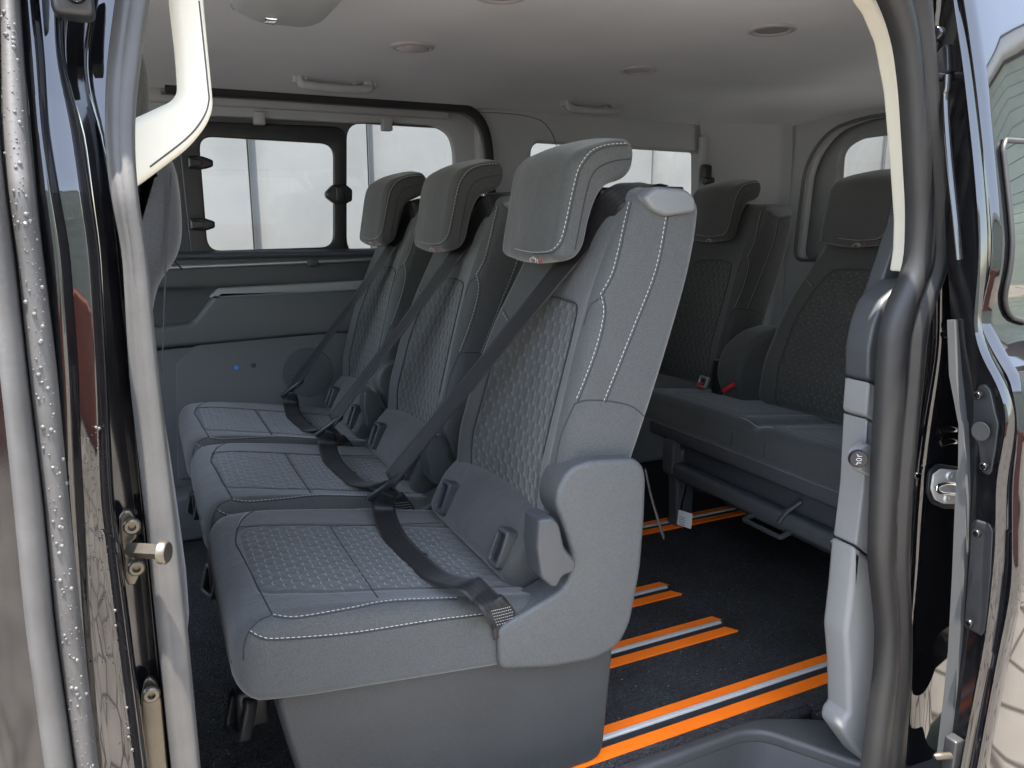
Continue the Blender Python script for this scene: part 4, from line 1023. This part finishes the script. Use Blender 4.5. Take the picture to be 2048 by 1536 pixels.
# side shield: outer panel and raised inner face
sh_px = [(999, 1342), (997, 1258), (1060, 1222), (1128, 1180), (1144, 1150), (1146, 1115), (1130, 1060), (1112, 1010), (1118, 975), (1140, 938), (1180, 922), (1272, 918), (1290, 935), (1294, 960), (1291, 1040), (1283, 1140), (1262, 1250), (1238, 1295), (1190, 1322), (1100, 1338)]
yp = Y0 - .012
sp = [(p[0], p[2]) for p in (P(a, b, 1, yp) for a, b in sh_px)]
shield = pillow('side_shield', rp(sp, .018), yp, Y0 + .058, .008, PLS, seat, ne=6, ri=.011)
lv = [(p[0], p[2]) for p in (P(a, b, 1, Y0 - .02) for a, b in ((1070, 1034), (1100, 1030), (1112, 1044), (1122, 1090), (1146, 1118), (1142, 1138), (1118, 1146), (1108, 1166), (1098, 1170), (1074, 1150), (1066, 1090)))]
lever = pillow('recline_lever', rp(lv, .007), Y0 - .034, Y0 + .02, .008, LEVM, seat, ri=.005)
lev = lever
# base pedestal
bpx = rp([(.118, .315), (.135, .22), (.165, .08), (.19, 0.0), (.708, 0.0), (.724, .20), (.728, .30), (.70, .34), (.40, .33)], .035)
pillow('seat_base', bpx, Y0 + .024, Y0 + .45, .02, BASEP, seat, ri=.012)
# lower back infill with child-seat anchor slots
lb = pillow('lower_back', rp([(.545, .355), (.52, .39), (.555, .46), (.60, .50), (.66, .50), (.66, .35)], .02), Y0 + .07, Y0 + .47, .02, FAB, seat)
def isofix(y, x, z):
    n_ = np.array([-.86, -.10, .30]); n_ /= np.linalg.norm(n_); u = np.cross([0, 1, 0], n_); u /= np.linalg.norm(u); u = -u if u[2] < 0 else u
    r_ = np.cross(n_, u)
    # frame around a dark pocket
    ol = rp([(-.019, -.036), (.019, -.036), (.021, .036), (-.017, .036)], .009); il = rp([(-.011, -.026), (.011, -.026), (.013, .027), (-.009, .027)], .005)
    f = plate('anchor_slot', [ol, il], np.array([x, y, z]) + n_ * .012, -r_ if np.dot(np.cross(-r_, u), n_) > 0 else r_, u, .03, .004, DKP, seat)
    q = plate('pocket', [il], np.array([x, y, z]) + n_ * .002, -r_ if np.dot(np.cross(-r_, u), n_) > 0 else r_, u, .01, .0005, BLKM, f); q.location = (0, 0, 0)
isofix(Y0 + .385, .533, .432); isofix(Y0 + .105, .533, .432)
# front floor hook
hk = bbox('floor_hook', .075, .125, Y0 + .13, Y0 + .17, .19, .255, .006, BLKP, seat)
plate('hook_frame', [rp([(-.03, -.035), (.03, -.035), (.03, .035), (-.03, .035)], .01), rp([(-.019, -.024), (.019, -.024), (.019, .024), (-.019, .024)], .006)], (.072, Y0 + .14, .215), (.35, -.94, 0), (.25, .1, .96), .02, .003, BLKP, seat)
# pull strap behind the backrest
ribbon('pull_strap', [P(1290, 938, 1, Y0 + .05), P(1300, 985, 1, Y0 + .04), P(1316, 1040, 1, Y0 + .035), P(1327, 1074, 1, Y0 + .035)], [(.6, .8, .0)] * 4, .016, BLKP, seat, th=.003)
# belts
def bp_(px, py, y): return P(px, py, 1, y)
T0 = np.array([.815, Y0 + .06, 1.057])
sh_ = on(back, [(1282, 382), (1243, 396), (1208, 432), (1178, 478)], .007, 1)
T3 = on(back, [(1152, 526)], .016, 1)[0]
TG = bp_(778, 962, 1.455)
pts = [T0, np.array([.785, Y0 + .064, 1.060])] + sh_[1:] + [T3, T3 + (TG - T3) * .35, T3 + (TG - T3) * .7, TG]
def obl(p, t, k):
    v = np.array(p) - CAM; v /= np.linalg.norm(v); q_ = np.cross(t, v); q_ /= np.linalg.norm(q_); q_ = q_ if q_[0] < 0 else -q_
    return q_ * k + v * math.sqrt(1 - k * k)
tt = (TG - T3) / np.linalg.norm(TG - T3); kk = [.8, .86, .8, .68, .58, .56, .66]
wd = [np.array([.05, 1., 0]), np.array([.0, .98, .15])]
for k in range(2, len(pts)):
    t_ = pts[min(k + 1, len(pts) - 1)] - pts[k - 1]; t_ /= np.linalg.norm(t_); wd.append(obl(pts[k], t_, kk[min(k - 2, 6)]))
ribbon('shoulder_belt', pts, wd, .047, BELT, seat, n=14)
# tongue
c = bp_(772, 974, 1.455); ax_d = np.array(P(806, 948, 1, 1.43)) - np.array(P(738, 1000, 1, 1.47)); hL = np.linalg.norm(ax_d) / 2; ax_d /= 2 * hL
tube('belt_tongue', [c - ax_d * hL, c - ax_d * hL * .9 + np.array([0, 0, .001]), c, c + ax_d * hL * .9, c + ax_d * hL], [.006, .009, .008, .009, .006], BLKP, seat, n=10)
# lap belt
def zp(px, py, z): return P(px, py, 2, z)
def on_cush(px, py, lift):
    z = .43
    for _ in range(12):
        p = zp(px, py, z); x, y = p[0], min(max(p[1], Y0 + .03), Y0 + .45); z = .5 * z + .5 * (cw_(min(max(x, .12), .54), y, 0)[2] + lift)
    return zp(px, py, z)
q = [bp_(768, 985, 1.45), on_cush(768, 1022, .022), on_cush(785, 1068, .007), on_cush(818, 1106, .004), on_cush(862, 1146, .005), on_cush(902, 1162, .020), on_cush(934, 1168, .032), on_cush(962, 1186, .022), on_cush(986, 1212, .010), np.array([.486, 1.0505, .356]), np.array([.489, 1.0495, .33])]
wd2 = [np.array([.5, -.8, .25])]
for k in range(1, len(q)):
    t = q[min(k + 1, len(q) - 1)] - q[k - 1]; t /= np.linalg.norm(t); wd2.append(np.cross(t, [0, 0, 1.]) if k < len(q) - 4 else np.array([.93, .36, .0]) if k < len(q) - 2 else np.array([1., .12, .0]))
for k in range(1, len(wd2)):
    wd2[k] = wd2[k] / np.linalg.norm(wd2[k])
    if wd2[k] @ wd2[k - 1] < 0: wd2[k] = -wd2[k]
lap = ribbon('lap_belt', q, wd2, .047, BELT, seat, n=12)
disc('belt_button', on_cush(850, 1112, .006), (-.1, -.1, 1), .0055, .004, BLKP, seat)
V, Fc = [], []
for k in range(6):
    stitch_geo(V, Fc, on(lap, [(982 + k * 2.2, 1222 + k * 5.5), (1004 + k * 1.8, 1217 + k * 5.5), (1024 + k * 1.2, 1212 + k * 5.5)], .0006, 6), .003, .0016, .0005)
obj('anchor_stitch', V, Fc, WHITE, lap).location = (0, 0, 0)
for o_ in seat.children_recursive:
    if o_.parent != seat: o_.location = (0, 0, 0)

def copy_tree(o, parent=None):
    c_ = o.copy(); col.objects.link(c_)
    if parent is not None: c_.parent = parent
    for ch in list(o.children): copy_tree(ch, c_)
    return c_
s2 = copy_tree(seat); s2.location = SROOT + Vector((0, .525, 0)); s2['label'] = 'grey cloth middle seat of the second row, between the two outer ones'
s3 = copy_tree(seat); s3.location = SROOT + Vector((-.005, 1.04, 0)); s3['label'] = 'grey cloth seat of the second row beside the far windows'

# ------------------------------------------------------------------ rear bench
BR = Vector((1.6, 1.7, 0))
bench = empty('bench_seat', BR, 'dark cloth bench seat at the back of the cabin with two headrests', 'bench seat')
DX = 1.19
def reuse(src, name, dx, dy, dz=0, mat_=None):
    c_ = bpy.data.objects.new(name, src.data); col.objects.link(c_); c_.parent = bench; c_.location = -BR + Vector((dx, dy, dz))
    for ch in src.children:
        k = ch.copy(); col.objects.link(k); k.parent = c_; k.location = (0, 0, 0)
    return c_
for dy, dx in ((.345, DX), (.95, DX - .02), (-.17, DX)):
    reuse(back, 'backrest', dx, dy); reuse(head, 'headrest', dx, dy)
    for ch in seat.children:
        if ch.name.split('.')[0] in ('headrest_post', 'post_guide', 'tower_cap'): reuse(ch, ch.name.split('.')[0], dx, dy)
# bench cushion
BX, BY1 = 1.50, 2.13
def bcpar(x): return (-np.interp(x, [1.4, 1.55, 1.9], [.432, .440, .405]), -.332, .95, BY1, .028, .012)
def bcrec(f, x):
    y = .95 + (BY1 - .95) * f; d = .010 * math.exp(-((y - 1.60) / .03) ** 2) + .010 * math.exp(-((y - 1.12) / .03) ** 2)
    return d - .004 * abs(math.sin(2 * PI * (y - 1.60) / .98))
bp1 = rp([(BX + .055, 1.70), (BX + .055, 2.03), (2.2, 2.03), (2.2, 1.68)], .03); bp2 = rp([(BX + .055, 1.16), (BX + .055, 1.50), (2.2, 1.52), (2.2, 1.16)], .03)
bcp = lambda a, w_: np.maximum(sdf_poly(a, w_, bp1), sdf_poly(a, w_, bp2))
BC = Shell('x', BX, 1.90, bcpar, (.028, .02), 90, 300, bcrec, bcp, lambda a, d, w_: np.array([a, w_, -d]), .3)
bc = BC.build('cushion', FABB, bench)
bw = lambda x, y, off=.001: BC.front(x, min(1, max(0, (y - .95 - .028) / (BY1 - .95 - .056))), off)
V, Fc, Vs, Fs = [], [], [], []
stitch_geo(V, Fc, [bw(x, 1.665 - .0 * x) for x in np.linspace(BX + .045, 1.85, 40)])
stitch_geo(V, Fc, smooth_path([bw(BX + .06, 1.52), bw(BX + .085, 1.535), bw(BX + .13, 1.53), bw(BX + .3, 1.50)], 8))
stitch_geo(V, Fc, smooth_path([bw(BX + .05, 2.05), bw(BX + .09, 2.07), bw(BX + .16, 2.07), bw(BX + .35, 2.04)], 8))
pf = lambda y, z: np.array([BX - .0008, y, z])
tube_geo(V, Fc, [bw(BX + .03, y) for y in np.linspace(1.665, 1.54, 12)], .0009, 5)
tube_geo(Vs, Fs, [pf(1.665, z) for z in (.36, .38, .40)], .001, 5); tube_geo(Vs, Fs, [pf(1.535, z) for z in (.36, .38, .40)], .001, 5)
obj('stitching', V, Fc, WHITE, bc).location = (0, 0, 0); obj('seam', Vs, Fs, SEAM, bc).location = (0, 0, 0)
# frame under the bench
BF = M('bench_frame', (.058, .062, .068), .6)
BFD = M('bench_fill', (.042, .046, .051), .7)
bbox('front_valance', BX + .012, BX + .06, .95, 2.09, .292, .342, .012, BF, bench)
bbox('under_panel', BX + .05, BX + .08, .95, 2.05, .20, .30, .006, BFD, bench)
bbox('slide_bar', BX + .0, BX + .045, .95, 1.99, .180, .228, .014, BF, bench)
bbox('rear_panel', BX + .32, BX + .36, .95, 2.05, .0, .34, .006, BFD, bench)
for y in (1.99, 1.10):
    lg = pillow('leg', rp([(BX + .045, .27), (BX + .02, .21), (BX + .035, .02), (BX + .025, 0), (BX + .10, 0), (BX + .10, .27)], .01), y - .05, y, .01, BF, bench)
pillow('leg_strut', rp([(BX - .004, .30), (BX + .03, .30), (BX + .03, .17), (BX - .004, .19)], .008), 1.93, 1.985, .006, BF, bench)
V, Fc = [], []
plate('release_handle', [rp([(0, 0), (.15, 0), (.15, .045), (0, .045)], .01), rp([(.012, .01), (.138, .01), (.138, .036), (.012, .036)], .005)], (BX - .035, 1.57, .178), (0, -1, 0), (.8, 0, .22), .012, .003, DKP, bench)
tube('handle_arm', [(BX - .004, 1.46, .20), (BX + .01, 1.445, .235), (BX + .04, 1.43, .262)], .012, DKP, bench, ry=.007)
lbp = plate('paper_label', [rp([(0, 0), (.055, 0), (.055, .05), (0, .05)], .003)], (BX + .03, 1.935, .012), (.3, -.95, 0), (.15, .1, .98), .001, .0002, PAPER, bench)
V, Fc = [], []
for k in range(4):
    tube_geo(V, Fc, [(BX + .0275 + .010 * .3 / 1, 1.925 - .0, .02 + k * .008), (BX + .036, 1.903, .02 + k * .008)], .0007, 4)
obj('label_print', V, Fc, INK, lbp).location = (0, 0, 0)
# buckles between the back cushions
c = P(1404, 764, 0, 1.70); bk1 = plate('belt_buckle', [rp([(-.022, -.018), (.022, -.018), (.022, .022), (-.022, .022)], .006), rp([(-.015, -.012), (.015, -.012), (.015, .015), (-.015, .015)], .004)], c, (0, -1, 0), (.35, 0, .94), .012, .002, SILV, bench)
bbox('buckle_button', c[0] - .004, c[0] + .012, c[1] - .0, c[1] + .02, c[2] - .022, c[2] - .004, .003, RED, bk1).location = (0, 0, 0)
c = P(1456, 777, 0, 1.68); tube('red_strap', [c + np.array([0, .02, -.012]), c + np.array([0, -.0, .002]), c + np.array([.01, -.02, .018])], .007, RED, bench)
c = P(1437, 735, 0, 1.73); bbox('buckle_stalk', c[0] - .012, c[0] + .012, c[1] - .03, c[1] + .02, c[2] - .10, c[2] + .03, .008, BLKP, bench)
# folded armrest and pleated cover between the rear backs
c = P(1490, 720, 0, 1.78)
pillow('armrest', rp([(1.74, .40), (1.70, .50), (1.72, .585), (1.80, .64), (1.90, .66), (1.95, .42)], .035), c[1] - .055, c[1] + .06, .025, FABB, bench)
V, Fc = [], []
for k in range(9):
    z = .66 + k * .018; box_geo(V, Fc, 1.94, 1.97, 1.80, 1.84, z, z + .010)
obj('pleated_cover', V, Fc, BLKP, bench, smooth=False)

# ------------------------------------------------------------------ front seat behind the door post
FABF = fabric('front_seat_cloth', (.040, .042, .047))
FS = Vector((-.1, 1.3, 0))
fs = empty('front_seat', FS, 'back of the dark front seat behind the door post', 'seat')
fp = smooth_path([(.010, .38, 0), (.006, .80, 0), (.014, .90, 0), (.046, .955, 0), (.055, 1.0, 0), (.052, 1.07, 0), (.03, 1.09, 0), (-.02, 1.09, 0), (-.05, 1.0, 0), (-.12, .6, 0), (-.14, .38, 0)], 6, True)
fb = pillow('backrest', [(a[0], a[1]) for a in fp], 1.10, 1.56, .05, FABF, fs, ne=8)
V, Fc = [], []; tube_geo(V, Fc, [(.050, y, .935) for y in np.linspace(1.13, 1.5, 10)], .0012, 6); tube_geo(V, Fc, smooth_path([(.012, 1.104, .80), (.03, 1.104, .95), (.045, 1.107, 1.06)], 6), .001, 6)
obj('seam', V, Fc, SEAM, fb).location = (0, 0, 0)
pillow('headrest', rp([(-.05, 1.11), (.025, 1.11), (.035, 1.20), (.015, 1.28), (-.06, 1.28)], .03), 1.22, 1.47, .03, FABB, fs)
bbox('cushion', -.62, -.1, 1.08, 1.56, .28, .42, .05, FAB, fs)
bbox('seat_base', -.55, -.1, 1.12, 1.52, 0.0, .28, .03, BASEP, fs)
